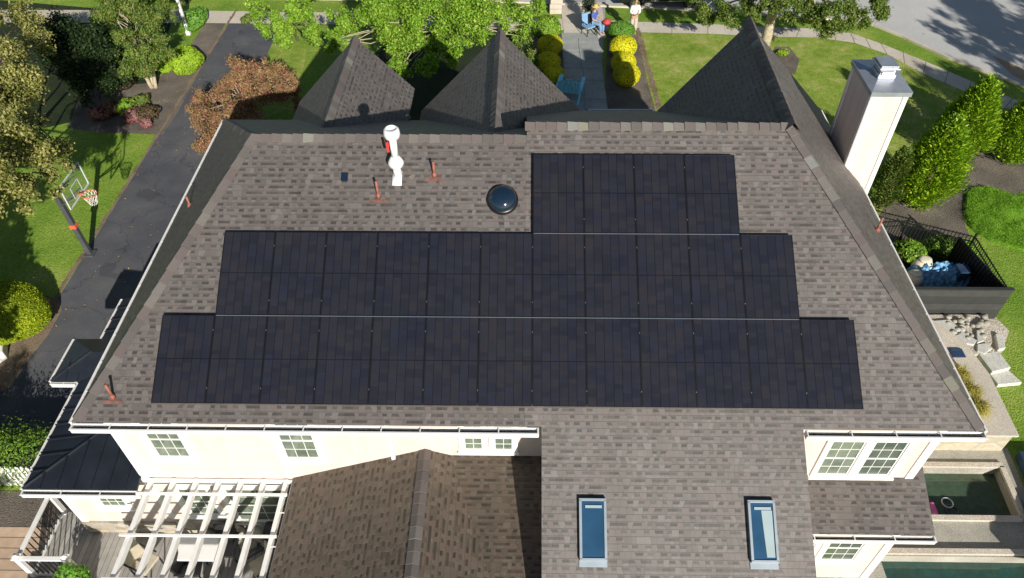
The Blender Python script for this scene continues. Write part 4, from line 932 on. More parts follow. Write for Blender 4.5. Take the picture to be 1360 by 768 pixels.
conifer(gb_(1266, 208), 3.1, .9, 28000, .06, 'arbor', 'bright green arborvitae in the middle, behind the broad sunlit one', gc_)
conifer(gb_(1338, 212), 2.5, 1.0, 28000, .055, 'arbor', 'bright green arborvitae at the right edge of the picture', gc_)
conifer(gb_(1170, 275), 2.4, .5, 9000, .05, 'mid', 'narrow dull green conifer squeezed between chimney and broad arborvitae', gc_)
bush('low_shrub', gb_(1205, 345), (.55, .5, .4), 1800, .06, 'bright', 'leafy green shrub right of the roof edge beside the iron fence', lump=.2)
bush('low_shrub', gb_(1245, 335), (.5, .4, .35), 1600, .05, 'hedge_green', 'low green shrub behind the iron fence in the shade', lump=.2)
bush('low_shrub', gb_(1275, 338), (.45, .4, .3), 1400, .05, 'bright', 'low green shrub behind the iron fence near its corner', lump=.2)
# low green mound
poly = [(1284, 258), (1296, 251), (1318, 252), (1345, 262), (1400, 266), (1400, 345), (1360, 335), (1315, 320), (1290, 304), (1282, 285)]
tag(MB().prism([(P(*q).x, P(*q).y) for q in poly], G, G + .1).build('grass_island', 'grass_island'), kind='structure')
pz = [P(*q) for q in poly]; cx_, cy_ = sum(p.x for p in pz) / len(pz), sum(p.y for p in pz) / len(pz); C = []
for i in range(420):
    k = random.randrange(len(pz)); a, b = pz[k], pz[(k + 1) % len(pz)]; t = random.random(); u_ = math.sqrt(random.random()) * .97
    x = cx_ + ((a.x + (b.x - a.x) * t) - cx_) * u_; y = cy_ + ((a.y + (b.y - a.y) * t) - cy_) * u_; C.append((x, y, G + .1))
gs = leaves('grass_blades', L['gcover'], C, [.2] * len(C), 70000, .022, None, shell=.95, squash=.35, aspect=.25); tag(gs, kind='stuff', label='long bright green grass on the curved lawn island in the mulch')
fc = [(random.uniform(-19, -9.5), random.uniform(3, 27), G + .02) for _ in range(160)] + [(random.uniform(3, 20), random.uniform(14, 28), G + .02) for _ in range(200)]
fo_ = leaves('fallen_leaves', leaf_mat('dry_leaves', [(.35, .2, .06), (.45, .32, .12), (.25, .13, .05)], .1), fc, [.9] * len(fc), 1500, .035, None, shell=.98, squash=0.0, upb=3.0); fo_['kind'] = 'stuff'; fo_['label'] = 'dry fallen leaves scattered over the lawns and driveway'
# little shrubs by the front door
bush('shrub', (4.55, 14.2, G), (.5, .45, .35), 1500, .05, 'mid', 'dim shrub in the shaded bed below the front gutter', lump=.25)
bush('shrub', gb_(1040, 72), (.3, .25, .1), 700, .04, 'lime', 'small yellow green tuft beside the bed round the street tree', lump=.25)
bush('shrub', (-13.9, 28.0, G), (.3, .4, .2), 700, .05, 'mid', 'small tuft where driveway meets pavement', lump=.25)

# ------------------------------------------------------------------ lamp post at the top left
b = P(251, 46); lp = empty('lamp_post', b, 'slim white lamp post standing beside the top of the driveway', 'lamp post')
child(MB().box(b + Vector((0, 0, .9)), (.13, .13, 1.8)).box(b + Vector((0, 0, .1)), (.2, .2, .2)).box(b + Vector((0, 0, 1.82)), (.19, .19, .05)), 'post', 'white', lp, bevel=.008)
child(MB().lathe(b + Vector((0, 0, 1.85)), [(.05, 0), (.07, .08), (.12, .12), (.16, .42), (.19, .44), (.03, .62)], 8), 'lantern', 'iron', lp)

# ------------------------------------------------------------------ basketball hoop
pb = Vector((-14.81, 10.45, G)); hoop = empty('basketball_hoop', pb, 'basketball hoop with a clear backboard and orange rim beside the driveway', 'basketball hoop')
child(MB().bar(pb, pb + Vector((-.06, 0, 2.75)), .15, .15, (0, 1, 0)).box(pb + Vector((0, 0, .03)), (.35, .35, .06)), 'pole', 'poleblack', hoop, bevel=.01)
child(MB().box(pb + Vector((-.03, 0, 1.3)), (.2, .2, .14)), 'height_crank', 'orange', hoop)
bbx = pb.x + .72; bz = pb.z + 3.0
a = MB()
for z1, z2 in ((2.1, 2.72), (2.6, 3.2)):
    for y in (-.07, .07): a.bar(pb + Vector((-.05, y, z1 + .1)), Vector((bbx - .03, pb.y + y * 3, G + z2)), .04, .05, (0, 1, 0))
child(a, 'arm', 'poleblack', hoop)
bb = child(MB().box((bbx, pb.y, bz), (.012, 1.35, .86)), 'backboard', 'bbglass', hoop)
f = MB()
for y in (-.68, .68): f.bar((bbx, pb.y + y, bz - .43), (bbx, pb.y + y, bz + .43), .035, .035, (1, 0, 0))
for z in (-.43, .43): f.bar((bbx, pb.y - .68, bz + z), (bbx, pb.y + .68, bz + z), .035, .035)
for y in (-.26, .26): f.bar((bbx + .01, pb.y + y, bz - .34), (bbx + .01, pb.y + y, bz + .08), .03, .012, (1, 0, 0))
for z in (-.34, .08): f.bar((bbx + .01, pb.y - .26, bz + z), (bbx + .01, pb.y + .26, bz + z), .012, .03)
child(f, 'backboard_frame', 'rope_white', bb)
rc = Vector((bbx + .34, pb.y, bz - .34)); rim = child(MB().ring(rc, .23, .014).bar((bbx, pb.y, rc.z), (bbx + .12, pb.y, rc.z), .14, .05), 'rim', 'orange', hoop, True)
nmb = MB()
for k in range(12):
    a0 = 2 * math.pi * k / 12
    for s_ in (1, -1):
        pts = [rc + Vector((math.cos(a0 + s_ * .26 * j) * (.23 - .03 * j), math.sin(a0 + s_ * .26 * j) * (.23 - .03 * j), -.1 * j)) for j in range(5)]; nmb.tube(pts, .008, 4)
child(nmb, 'net', 'net', rim)

# ------------------------------------------------------------------ white picket fence lower left
fr = empty('picket_fence', (-14, 1.45, G), 'white picket fence in front of the dark hedge at lower left', 'fence')
x = -16.0
pk = MB()
while x < -11.1:
    pk.box((x, 1.45, G + .45), (.085, .02, .86)); pk.mesh([(x - .0425, 1.44, G + .88), (x + .0425, 1.44, G + .88), (x, 1.44, G + .96), (x - .0425, 1.46, G + .88), (x + .0425, 1.46, G + .88), (x, 1.46, G + .96)], [(0, 1, 2), (3, 5, 4), (0, 2, 5, 3), (1, 4, 5, 2)]); x += .135
child(pk, 'pickets', 'white', fr); child(MB().box((-13.55, 1.475, G + .25), (4.9, .03, .08)).box((-13.55, 1.475, G + .7), (4.9, .03, .08)), 'rail', 'white', fr)
for x in (-15.2, -13.3, -11.4): child(MB().box((x, 1.5, G + .5), (.11, .11, 1.0)).lathe((x, 1.5, G + 1.0), [(.09, 0), (.09, .02), (.02, .08)], 4), 'post', 'white', fr)
# ------------------------------------------------------------------ deck, railing, pergola
DZ = -5.66
tag(MB().prism([(-11.45, -6.1), (-4.5, -6.1), (-4.5, .14), (-10.46, .14), (-10.46, .75), (-11.45, .75)], DZ - .13, DZ).build('deck', 'deck'), kind='structure')
rl = empty('deck_railing', (-11.35, -1.0, DZ), 'white deck railing with thin balusters and square capped posts', 'railing')
child(MB().box((-11.33, -.2, DZ + .9), (.1, 1.6, .06)).box((-10.78, -1.0, DZ + .898), (1.1, .1, .06)), 'top_rail', 'white', rl, bevel=.006)
child(MB().box((-11.33, -.2, DZ + .08), (.06, 1.6, .06)).box((-10.78, -1.0, DZ + .078), (1.1, .06, .06)), 'bottom_rail', 'white', rl)
bs_ = MB()
for i in range(11): bs_.box((-11.33, .52 - i * .135, DZ + .48), (.022, .022, .8))
for i in range(8): bs_.box((-11.2 + i * .125, -1.0, DZ + .48), (.022, .022, .8))
child(bs_, 'baluster', 'iron', rl)
for x, y in ((-11.33, -1.0), (-10.2, -1.0), (-11.33, .62)):
    child(MB().box((x, y, DZ + .45), (.12, .12, .98)).box((x, y, DZ + .97), (.17, .17, .04)).lathe((x, y, DZ + .99), [(.1, 0), (.06, .04), (.01, .07)], 4), 'post', 'white', rl, bevel=.005)
st = MB(); st.box((-10.85, -1.35, G + .25), (1.2, .1, .5)); tag(st.build('deck_skirting', 'white'), 'white boards closing the front of the deck below its railing', 'skirting board')
pg = empty('pergola', (-6.4, -1.2, DZ), 'white slatted pergola over the patio against the cream wall', 'pergola')
PZ = -3.02
for i in range(7):
    x = -7.99 + i * .508
    m = MB(); y = .12; segs = [(.12, .11), (-.1, .16), (-.9, .17), (-1.15, .11), (-1.3, .17), (-3.6, .17), (-3.9, .09)]
    for (ya, ha), (yb, hb) in zip(segs, segs[1:]):
        m.mesh([(x - .045, ya, PZ), (x + .045, ya, PZ), (x + .045, yb, PZ), (x - .045, yb, PZ), (x - .045, ya, PZ - ha), (x + .045, ya, PZ - ha), (x + .045, yb, PZ - hb), (x - .045, yb, PZ - hb)],
               [(0, 3, 2, 1), (4, 5, 6, 7), (0, 1, 5, 4), (2, 3, 7, 6), (0, 4, 7, 3), (1, 2, 6, 5)])
    child(m, 'rafter', 'white', pg, bevel=.004)
for y in (-.28, -1.25, -2.2, -3.2): child(MB().box((-6.5, y, PZ + .024), (3.35, .05, .045)), 'batten', 'white', pg)
child(MB().box((-6.45, .1, PZ - .12), (3.5, .05, .2)), 'ledger', 'white', pg); child(MB().box((-6.4, -3.4, PZ - .28), (3.6, .1, .2)), 'beam', 'white', pg)
for x in (-8.0, -4.95): child(MB().box((x, -3.4, (PZ - .3 + DZ) / 2), (.15, .15, PZ - .3 - DZ)), 'post', 'white', pg)
# patio furniture
def table(c, w_, d, h, label, top='tabletop'):
    c = Vector(c); r = empty('patio_table', c, label, 'table'); child(MB().box(c + Vector((0, 0, h)), (w_, d, .05)), 'tabletop', top, r, bevel=.02)
    for sx in (-1, 1):
        for sy in (-1, 1): child(MB().tube([c + Vector((sx * w_ * .42, sy * d * .4, 0)), c + Vector((sx * w_ * .42, sy * d * .4, h))], .025, 8), 'leg', 'alu', r)
def chair(c, ang, label, seat='chair_black', fr_='chair_black', group='chairs under the pergola'):
    c = Vector(c); r = empty('patio_chair', c, label, 'chair', group); Rm = Matrix.Rotation(ang, 3, 'Z')
    def q(x, y, z): return c + Rm @ Vector((x, y, z))
    child(MB().box(q(0, 0, .43), (.5, .5, .08), ang), 'seat', seat, r, bevel=.02)
    child(MB().box(q(0, .25, .72), (.5, .07, .55), rot=Rm @ Matrix.Rotation(-.2, 3, 'X')), 'backrest', seat, r, bevel=.02)
    for sx in (-1, 1):
        for sy in (-1, 1): child(MB().tube([q(sx * .24, sy * .23, 0), q(sx * .24, sy * .23, .42)], .02, 8), 'leg', fr_, r)
        child(MB().bar(q(sx * .27, -.22, .64), q(sx * .27, .27, .66), .04, .03), 'armrest', fr_, r)
tb_ = P(262, 729, DZ + .74); table((tb_.x, tb_.y, DZ), .95, .6, .74, 'white patio table glimpsed under the pergola rafters')
chair((-7.45, -.95, DZ), 1.7, 'black patio chair left of the white table'); chair((-6.75, -.45, DZ), 0, 'black patio chair behind the white table beside the house wall')
chair((-5.75, -.9, DZ), -.9, 'patio chair with a beige seat right of the white table', 'beige'); chair((-6.6, -1.9, DZ), 3.2, 'patio chair with a beige seat in front of the white table', 'beige')
chair((-8.6, -.85, DZ), 1.2, 'beige chair at the left end of the pergola', 'beige')
g_ = empty('barbecue_grill', (-5.35, -.3, DZ), 'black barbecue grill under the right end of the pergola', 'grill'); gc3 = Vector((-5.35, -.32, DZ))
child(MB().box(gc3 + Vector((0, 0, .45)), (.7, .45, .8)), 'cabinet', 'chair_black', g_, bevel=.01); child(MB().lathe((0, 0, 0), [(.02, -.35), (.24, -.34), (.24, .34), (.02, .35)], 16), 'lid', 'chair_black', g_, True)
g_.children[1].rotation_euler = (0, math.pi / 2, 0); g_.children[1].location = (0, 0, .95)
child(MB().box(gc3 + Vector((.5, 0, .82)), (.3, .4, .04)), 'side_shelf', 'alu', g_)
bn = MB()
for x, r_, z in ((-6.9, .26, .1), (-6.35, .3, .1), (-5.8, .28, .1), (-7.4, .24, .1), (-6.6, .2, .35), (-6.0, .22, .35)):
    o = bush  # boulders
    m = MB(); m.lathe((x, -.1, DZ + z - .05), [(r_ * .6, 0), (r_, .1), (r_ * .95, .22), (r_ * .6, .34), (.03, .38)], 9)
    m.v = [(v[0] + random.uniform(-.03, .03), v[1] + random.uniform(-.03, .03), v[2] + random.uniform(-.02, .02)) for v in m.v]
    tag(m.build('boulder', 'coping'), {-6.9: 'pale boulder against the wall below the left pergola rafters', -6.35: 'largest pale boulder against the wall under the pergola', -5.8: 'pale boulder against the wall beside the grill', -7.4: 'leftmost pale boulder at the foot of the wall', -6.6: 'small pale boulder stacked on the lower ones, left of its twin', -6.0: 'small pale boulder stacked on the lower ones, right of its twin'}[x], 'boulder', 'boulders under the pergola')

# ------------------------------------------------------------------ right hand garden things
bt = G + .82; outer = [(9.5, 2.75), (13.45, 2.75), (13.55, 4.8), (13.35, 6.0), (12.7, 6.9), (9.5, 6.9)]
wl2 = empty('raised_planter', (12, 3, G), 'raised planter of pale stone with a smooth coping beside the house corner', 'planter')
child(MB().prism([(9.6, 2.82), (13.38, 2.82), (13.48, 4.8), (13.3, 5.9), (12.65, 6.8), (9.6, 6.8)], G, bt - .05), 'wall', M['travertine'] if 'travertine' in M else stone('pale_travertine', [(.42, .38, .28), (.5, .44, .32), (.36, .33, .26)], 1.2, (.4, .37, .3)), wl2)
cpm = MB(); inn = [(9.5, 3.42), (12.88, 3.42), (12.88, 4.4), (12.75, 5.5), (12.4, 6.0), (9.5, 6.0)]
zc = bt
for (a, b, c, d) in ((outer[0], outer[1], inn[1], inn[0]), (outer[1], outer[2], inn[2], inn[1]), (outer[2], outer[3], inn[3], inn[2]), (outer[3], outer[4], inn[4], inn[3]), (outer[4], outer[5], inn[5], inn[4])): cpm.prism([a, b, c, d], bt - .05, bt + .02)
child(cpm, 'coping', 'concrete', wl2); child(MB().prism(inn, bt - .1, bt - .03), 'gravel_fill', 'gravel', wl2)
# yellow ornamental grass
def tuft(c, r, h, n, label, mat='strawgrass'):
    c = Vector(c); root = empty('ornamental_grass', c, label, 'grass'); m = MB()
    for _ in range(n):
        a = random.uniform(0, 2 * math.pi); k = random.uniform(.2, 1); b0 = c + Vector((random.uniform(-.08, .08), random.uniform(-.08, .08), 0)); hh = h * random.uniform(.6, 1.1)
        d = Vector((math.cos(a), math.sin(a), 0)); w_ = .007; s = Vector((-d.y, d.x, 0)) * w_
        p1 = b0 + d * r * k * .35 + Vector((0, 0, hh * .8)); p2 = b0 + d * r * k + Vector((0, 0, hh * .75 * random.uniform(.5, 1.1)))
        m.face([b0 - s, b0 + s, p1 + s, p1 - s]); m.face([p1 - s, p1 + s, p2])
    child(m, 'blades', L[mat], root); return root
for px, py, lab in ((1272, 500, 'straw yellow ornamental grass, farthest tuft in the raised planter'), (1286, 522, 'straw yellow ornamental grass, middle tuft in the raised planter'), (1296, 543, 'straw yellow ornamental grass, nearest tuft in the raised planter')):
    p = P(px, py, bt); tuft((p.x - .15, p.y - .15, bt - .03), .5, .55, 900, lab)
sb = P(1275, 470, bt); tag(MB().box((sb.x - .1, sb.y, bt + .035), (.38, .32, .03)).box((sb.x - .1, sb.y + .12, bt + .055), (.3, .05, .03)).build('utility_cover', 'bluecover'), 'dark blue square cover lying on the coping behind the ornamental grass', 'cover')
# flagstones and cobbles
def slab_px(pts, z0, z1, name, mat, label, group):
    pp = [(P(*q, z1).x, P(*q, z1).y) for q in pts]
    c = (sum(p[0] for p in pp) / len(pp), sum(p[1] for p in pp) / len(pp))
    m = MB().prism(pp, z0, z1); o = m.build(name, mat, bevel=.02); tag(o, label, 'flagstone', group); return o
fg = 'large flagstones stepping round the planter'
slab_px([(1236, 426), (1262, 424), (1276, 437), (1268, 442), (1243, 448)], G + .3, G + .38, 'flagstone', 'flag', 'pale flagstone nearest the roof edge, farthest of the large ones', fg)
slab_px([(1250, 450), (1276, 443), (1283, 452), (1276, 462), (1262, 466)], G + .3, G + .38, 'flagstone', 'flag', 'pale rounded flagstone touching the roof edge in the second place', fg)
slab_px([(1276, 438), (1298, 452), (1294, 458), (1282, 456), (1276, 444)], G + .3, G + .375, 'flagstone', 'flag', 'small triangular flagstone between the pale ones and the cobbles', fg)
slab_px([(1297, 438), (1303, 440), (1308, 452), (1298, 456)], G + .3, G + .38, 'flagstone', 'flag', 'narrow upright looking flagstone in the cobbles', fg)
slab_px([(1298, 457), (1312, 455), (1318, 463), (1308, 470), (1298, 466)], G + .3, G + .37, 'flagstone', 'flag', 'small square flagstone left of the cobbles', fg)
slab_px([(1322, 443), (1332, 444), (1336, 462), (1326, 464)], G, G + .15, 'flagstone', 'flag', 'small flagstone at the lawn edge beside the cobbles', fg)
slab_px([(1300, 470), (1326, 466), (1343, 488), (1318, 494)], G + .1, G + .28, 'flagstone', 'flag', 'broad upper flagstone step beside the lawn', fg)
slab_px([(1314, 496), (1338, 490), (1358, 508), (1326, 511)], G, G + .15, 'flagstone', 'flag', 'broad lower flagstone step beside the lawn', fg)
tag(MB().sheet(xy((1250, 420), (1320, 420), (1340, 440), (1330, 470), (1300, 470), (1270, 450), (1240, 440)), G + .02).build('cobble_bed', 'gravel'), kind='structure')
k = 0; cb_ = []
for i in range(46):
    p = P(random.uniform(1256, 1314), random.uniform(421, 452), G + .3); r_ = random.uniform(.05, .12)
    m = MB(); m.lathe((0, 0, 0), [(r_ * .6, 0), (r_, r_ * .4), (r_ * .8, r_ * .9), (.01, r_ * 1.1)], 8)
    m.v = [(p.x + v[0] * random.uniform(.9, 1.1), p.y + v[1] * random.uniform(.9, 1.1), G + .29 + v[2]) for v in m.v]
    o = m.build('cobble', 'coping', smooth=True); tag(o, 'pale river cobble among the flagstones beside the dark board fence', 'cobble', 'river cobbles by the flagstones')
tag(MB().prism([(p_.x, p_.y) for p_ in xy((1215, 418), (1312, 418), (1318, 455), (1300, 470), (1225, 472), z=G + .3)], G, G + .3).build('cobble_terrace', 'gravel'), kind='structure')
# board fence, iron fence
bf = empty('board_fence', (14, 7.7, G), 'dark weathered board fence facing the lawn beside the roof edge', 'fence')
child(MB().box((13.6, 7.7, G + .66), (3.4, .06, 1.3)), 'boards', 'fence_dark', bf); child(MB().box((13.6, 7.7, G + 1.33), (3.44, .12, .05)), 'cap', 'fence_dark', bf)
for x in (11.95, 13.6, 15.25): child(MB().box((x, 7.76, G + .62), (.1, .08, 1.24)), 'post', 'fence_dark', bf)
inf = empty('iron_fence', (13, 11, G), 'black iron picket fence enclosing the corner behind the board fence', 'fence')
ip = MB(); ir = MB(); line = [(10.6, 10.9), (13.4, 11.1), (15.3, 10.3), (15.3, 7.8)]
ip2 = []
for (a, b) in zip(line, line[1:]):
    a, b = Vector((*a, G)), Vector((*b, G)); n = int((b - a).length / .11)
    for i in range(n + 1): q = a.lerp(b, i / n); ip.box(q + Vector((0, 0, .6)), (.02, .02, 1.2))
    for z in (.12, .95, 1.15): ir.bar(a + Vector((0, 0, z)), b + Vector((0, 0, z)), .03, .03)
    child(MB().box(b + Vector((0, 0, .65)), (.06, .06, 1.3)), 'post', 'iron', inf)
child(ip, 'pickets', 'iron', inf); child(ir, 'rail', 'iron', inf)
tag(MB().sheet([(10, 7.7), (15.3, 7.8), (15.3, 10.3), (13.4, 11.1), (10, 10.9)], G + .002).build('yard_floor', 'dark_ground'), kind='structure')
sc_ = empty('solid_screen', (15.0, 9, G), 'black ribbed screen panel leaning inside the iron fence', 'screen')
child(MB().bar((14.75, 10.25, G + .62), (15.2, 7.85, G + .62), .03, 1.2), 'panel', 'chair_black', sc_)
rb = MB()
for i in range(18): q = Vector((14.72, 10.25, G)).lerp(Vector((15.17, 7.85, G)), (i + .5) / 18); rb.box(q + Vector((-.02, 0, .62)), (.02, .03, 1.2))
child(rb, 'ribs', 'frame_black', sc_)
def pot(px, py, r, label, nm='garden_pot', mt_='ball'):
    p = P(px, py); o = empty(nm, (p.x, p.y, G), label, 'pot'); c = Vector((p.x, p.y, G))
    child(MB().lathe(c, [(r * .45, 0), (r * .9, r * .35), (r, r * .9), (r * .85, r * 1.45), (r * .5, r * 1.72)], 22), 'bowl', mt_, o, True)
    child(MB().lathe(c, [(r * .5, r * 1.7), (r * .62, r * 1.75), (r * .6, r * 1.85), (r * .3, r * 1.9)], 22), 'lid', mt_, o, True)
pot(1220, 362, .34, 'large round cream pot beside the roof edge, the whole one of the pair'); pot(1209, 378, .3, 'large round cream pot half hidden by the roof edge')
tp = P(1245, 378); m = MB(); nx, ny = 26, 14; vs = []; 
for j in range(ny):
    for i in range(nx):
        e = min(i, nx - 1 - i, j, ny - 1 - j); vs.append((tp.x - .9 + i * .09, tp.y - .25 + j * .07, G + .03 + min(e, 3) * .12 + random.uniform(0, .26) * (e > 0)))
m.mesh(vs, [(j * nx + i, j * nx + i + 1, (j + 1) * nx + i + 1, (j + 1) * nx + i) for j in range(ny - 1) for i in range(nx - 1)])
o = m.build('crumpled_tarp', 'tarp'); tag(o, 'crumpled blue tarpaulin heaped behind the board fence', 'tarpaulin')
p = P(1281, 376); tag(MB().box((p.x - .05, p.y + .05, G + .55), (.3, .5, .05), rot=Matrix.Rotation(.5, 3, 'X')).box((p.x - .05, p.y + .05, G + .27), (.24, .4, .54)).build('yellow_crate', 'yellowboard'), 'yellow wooden crate beside the black screen panel', 'crate')
p = P(1268, 378); tag(MB().box((p.x, p.y, G + .35), (.3, .35, .7)).box((p.x, p.y, G + .72), (.36, .4, .05)).build('storage_bin', 'bluecover'), 'dark blue bin between the tarpaulin and the yellow crate', 'bin')
# pool things
fl = empty('float_chair', (10.75, 1.05, G - .3), 'pink and grey inflatable lounge chair floating in the spa corner', 'pool float')
child(MB().box((10.75, .98, G - .3 + .1), (.62, .14, .16)).box((10.48, 1.16, G - .3 + .12), (.12, .4, .2)).box((11.02, 1.16, G - .3 + .1), (.12, .4, .14)), 'tubes', 'pinkfoam', fl, bevel=.05)
child(MB().box((10.75, 1.18, G - .3 + .1), (.46, .36, .07)).box((10.62, 1.4, G - .3 + .16), (.5, .1, .18)), 'seat', 'greycover', fl, bevel=.03)
r1 = P(1264, 661); tag(MB().ring((r1.x, r1.y, G - .3 + .03), .14, .018, 16, 6).build('toy_ring', 'rope_white'), 'pale ring toy floating in the sunlit part of the spa', 'ring toy')
r1 = P(1270, 671); tag(MB().ring((r1.x, r1.y, G - .3 + .03), .15, .018, 16, 6).build('toy_ring', 'bluecover'), 'dark ring toy floating near the pink lounge chair', 'ring toy')
cv_ = empty('covered_lounge', (14.1, 1.6, G), 'grey covered lounge with a dark edge beyond the spa at the right margin', 'lounge')
child(MB().prism([(13.75, 2.55), (14.6, 2.55), (14.3, .6), (13.62, 1.0)], G + .004, G + .32), 'cover', 'greycover', cv_, bevel=.04); child(MB().prism([(13.66, 2.62), (13.76, 2.62), (13.62, .9), (13.5, .95)], G + .004, G + .3), 'edge', 'bluecover', cv_)
tag(MB().lathe((13.55, .85, G + .0), [(.4, 0), (.48, .12), (.4, .25), (.1, .3)], 24).build('covered_stool', 'bluecover', smooth=True), 'round dark blue covered stool at the spa corner', 'stool')

um = empty('spa_shade_caster', (14.2, -2.9, G), 'unseen dark blue umbrella shape added beyond the right margin to shade the spa', 'umbrella')  # unseen, added out of view so its shadow darkens the spa water
child(MB().tube([(14.2, -2.9, G), (14.2, -2.9, G + 2.3)], .025, 8), 'pole', 'alu', um); child(MB().lathe((14.2, -2.9, G + 1.75), [(.95, 0), (.93, .02), (.5, .28), (.05, .5)], 8), 'canopy', 'bluecover', um)
# ------------------------------------------------------------------ blue bench
c = P(757, 128); bn_ = empty('garden_chair', c, 'bright blue wooden slat chair beside the front walk', 'chair'); Rm = Matrix.Rotation(math.radians(168), 3, 'Z')
def q(x, y, z): return Vector(c) + 1.25 * Rm @ Vector((x, y, z))
s_ = MB()
for i in range(5): s_.bar(q(-.3 + i * .15, -.38, .36), q(-.3 + i * .15, .2, .26), .135, .025)
child(s_, 'seat', 'chair_blue', bn_)
s_ = MB()
for i in range(6): s_.bar(q(-.3 + i * .12, .2, .24), q(-.34 + i * .136, .55, 1.0 - abs(i - 2.5) * .05), .13, .02, (0, 1, .4))
child(s_, 'backrest', 'chair_blue', bn_)
for sx in (-1, 1):
    child(MB().bar(q(sx * .4, -.45, .56), q(sx * .42, .38, .56), .14, .025), 'armrest', 'chair_blue', bn_)
    child(MB().bar(q(sx * .36, -.4, 0), q(sx * .36, -.4, .55), .08, .04, (0, 1, 0)), 'leg', 'chair_blue', bn_); child(MB().bar(q(sx * .36, .55, 0), q(sx * .36, -.35, .34), .08, .04), 'leg', 'chair_blue', bn_)

# ------------------------------------------------------------------ people
def skin(name, joints, edges, mat, parent, sub=2):
    me = bpy.data.meshes.new(name); me.from_pydata([j[0] for j in joints], edges, []); me.update()
    o = bpy.data.objects.new(name, me); COL.objects.link(o); me.materials.append(M[mat])
    k = o.modifiers.new('skin', 'SKIN'); k.use_smooth_shade = True
    for i, j in enumerate(joints):
        me.skin_vertices[0].data[i].radius = j[1] if isinstance(j[1], tuple) else (j[1], j[1])
    me.skin_vertices[0].data[0].use_root = True
    s = o.modifiers.new('sub', 'SUBSURF'); s.levels = sub; s.render_levels = sub
    if parent is not None: o.parent = parent
    return o
def head_parts(par, hd, fwd, hat=None, hair='hair'):
    f = Vector(fwd).normalized(); up_ = Vector((0, 0, 1)); sd = f.cross(up_).normalized()
    m = MB()
    m.lathe((0, 0, 0), [(.02, -.12), (.055, -.1), (.075, -.05), (.082, 0), (.08, .05), (.06, .09), (.02, .115)], 14)
    m.v = [tuple(Vector(hd) + f * (v[1] * 1.15) + sd * (v[0] * .95) + up_ * v[2]) for v in m.v]
    m.mesh([Vector(hd) + f * .09 + up_ * .02, Vector(hd) + f * .12 - up_ * .02, Vector(hd) + f * .09 - up_ * .03 + sd * .015, Vector(hd) + f * .09 - up_ * .03 - sd * .015], [(0, 1, 2), (0, 3, 1), (1, 3, 2)])
    for s in (-1, 1): m.box(Vector(hd) + sd * s * .082, (.02, .02, .05))
    h = m.build('head', 'skin', par, True)
    e = MB()
    for s in (-1, 1): e.box(Vector(hd) + f * .088 + sd * s * .03 + up_ * .012, (.018, .018, .01))
    e.box(Vector(hd) + f * .088 - up_ * .055, (.03, .03, .008)); e.build('face_features', 'hair', h)
    m = MB(); m.lathe((0, 0, 0), [(.09, -.02), (.094, .04), (.075, .1), (.02, .128)], 14); m.v = [tuple(Vector(hd) + f * (v[1] * 1.1 - .015) + sd * v[0] + up_ * (v[2] + .005)) for v in m.v]
    m.build('hair', hair, par, True)
    if hat:
        m = MB(); m.lathe(Vector(hd) + Vector((0, 0, .06)), [(.22, 0), (.21, .015), (.1, .02), (.095, .1), (.02, .12)], 20); m.build('hat', hat, par, True)
def hand(par, w_, d):
    """small curled hand: palm and five fingers"""
    w_ = Vector(w_); d = Vector(d).normalized(); s = d.cross(Vector((0, 0, 1)));
    if s.length < .1: s = Vector((1, 0, 0))
    s.normalize(); n = s.cross(d)
    J = [(w_, .024), (w_ + d * .05, .028)]; E_ = [(0, 1)]
    for k, L_ in enumerate((.065, .08, .075, .055)):
        o_ = s * (-.026 + k * .0175); J.append((w_ + d * .085 + o_, .0095)); J.append((w_ + d * (.085 + L_ * .55) + o_ - n * .012, .009)); J.append((w_ + d * (.085 + L_ * .8) + o_ - n * .04, .0075))
        b = len(J) - 3; E_ += [(1, b), (b, b + 1), (b + 1, b + 2)]
    J.append((w_ + d * .05 - s * .045 - n * .01, .0105)); J.append((w_ + d * .085 - s * .05 - n * .03, .009)); b = len(J) - 2; E_ += [(1, b), (b, b + 1)]
    return skin('hand', J, E_, 'skin', par, 1)
# standing person
c = P(840, 45); c = Vector((c.x, c.y, G)); ps = empty('person', c, 'person standing by the pavement in a white top and pale long trousers, hands held together', 'person')
body = [((0, 0, .95), (.13, .1)), ((0, 0, 1.15), (.12, .09)), ((0, 0, 1.38), (.15, .1)), ((0, 0, 1.5), (.06, .06)), ((0, 0, 1.6), (.055, .055)),
        ((-.18, 0, 1.4), (.05, .05)), ((-.24, -.06, 1.14), (.042, .042)), ((-.06, -.24, 1.1), (.028, .028)), ((.18, 0, 1.4), (.05, .05)), ((.24, -.06, 1.14), (.042, .042)), ((.06, -.24, 1.1), (.028, .028)),
        ((-.09, 0, .88), (.085, .085)), ((-.1, -.01, .48), (.06, .06)), ((-.1, .01, .08), (.04, .04)), ((-.1, -.14, .04), (.035, .03)), ((.09, 0, .88), (.085, .085)), ((.1, -.01, .48), (.06, .06)), ((.1, .01, .08), (.04, .04)), ((.1, -.14, .04), (.035, .03))]
ed = [(0, 1), (1, 2), (2, 3), (3, 4), (2, 5), (5, 6), (6, 7), (2, 8), (8, 9), (9, 10), (0, 11), (11, 12), (12, 13), (13, 14), (0, 15), (15, 16), (16, 17), (17, 18)]
skin('body', body, ed, 'skin', ps)
top_ = [((0, 0, 1.0), (.165, .13)), ((0, 0, 1.2), (.15, .115)), ((0, 0, 1.38), (.18, .125)), ((0, 0, 1.47), (.09, .09)), ((-.18, 0, 1.41), (.075, .075)), ((-.24, -.06, 1.16), (.06, .06)), ((-.13, -.17, 1.12), (.048, .048)), ((.18, 0, 1.41), (.075, .075)), ((.24, -.06, 1.16), (.06, .06)), ((.13, -.17, 1.12), (.048, .048))]
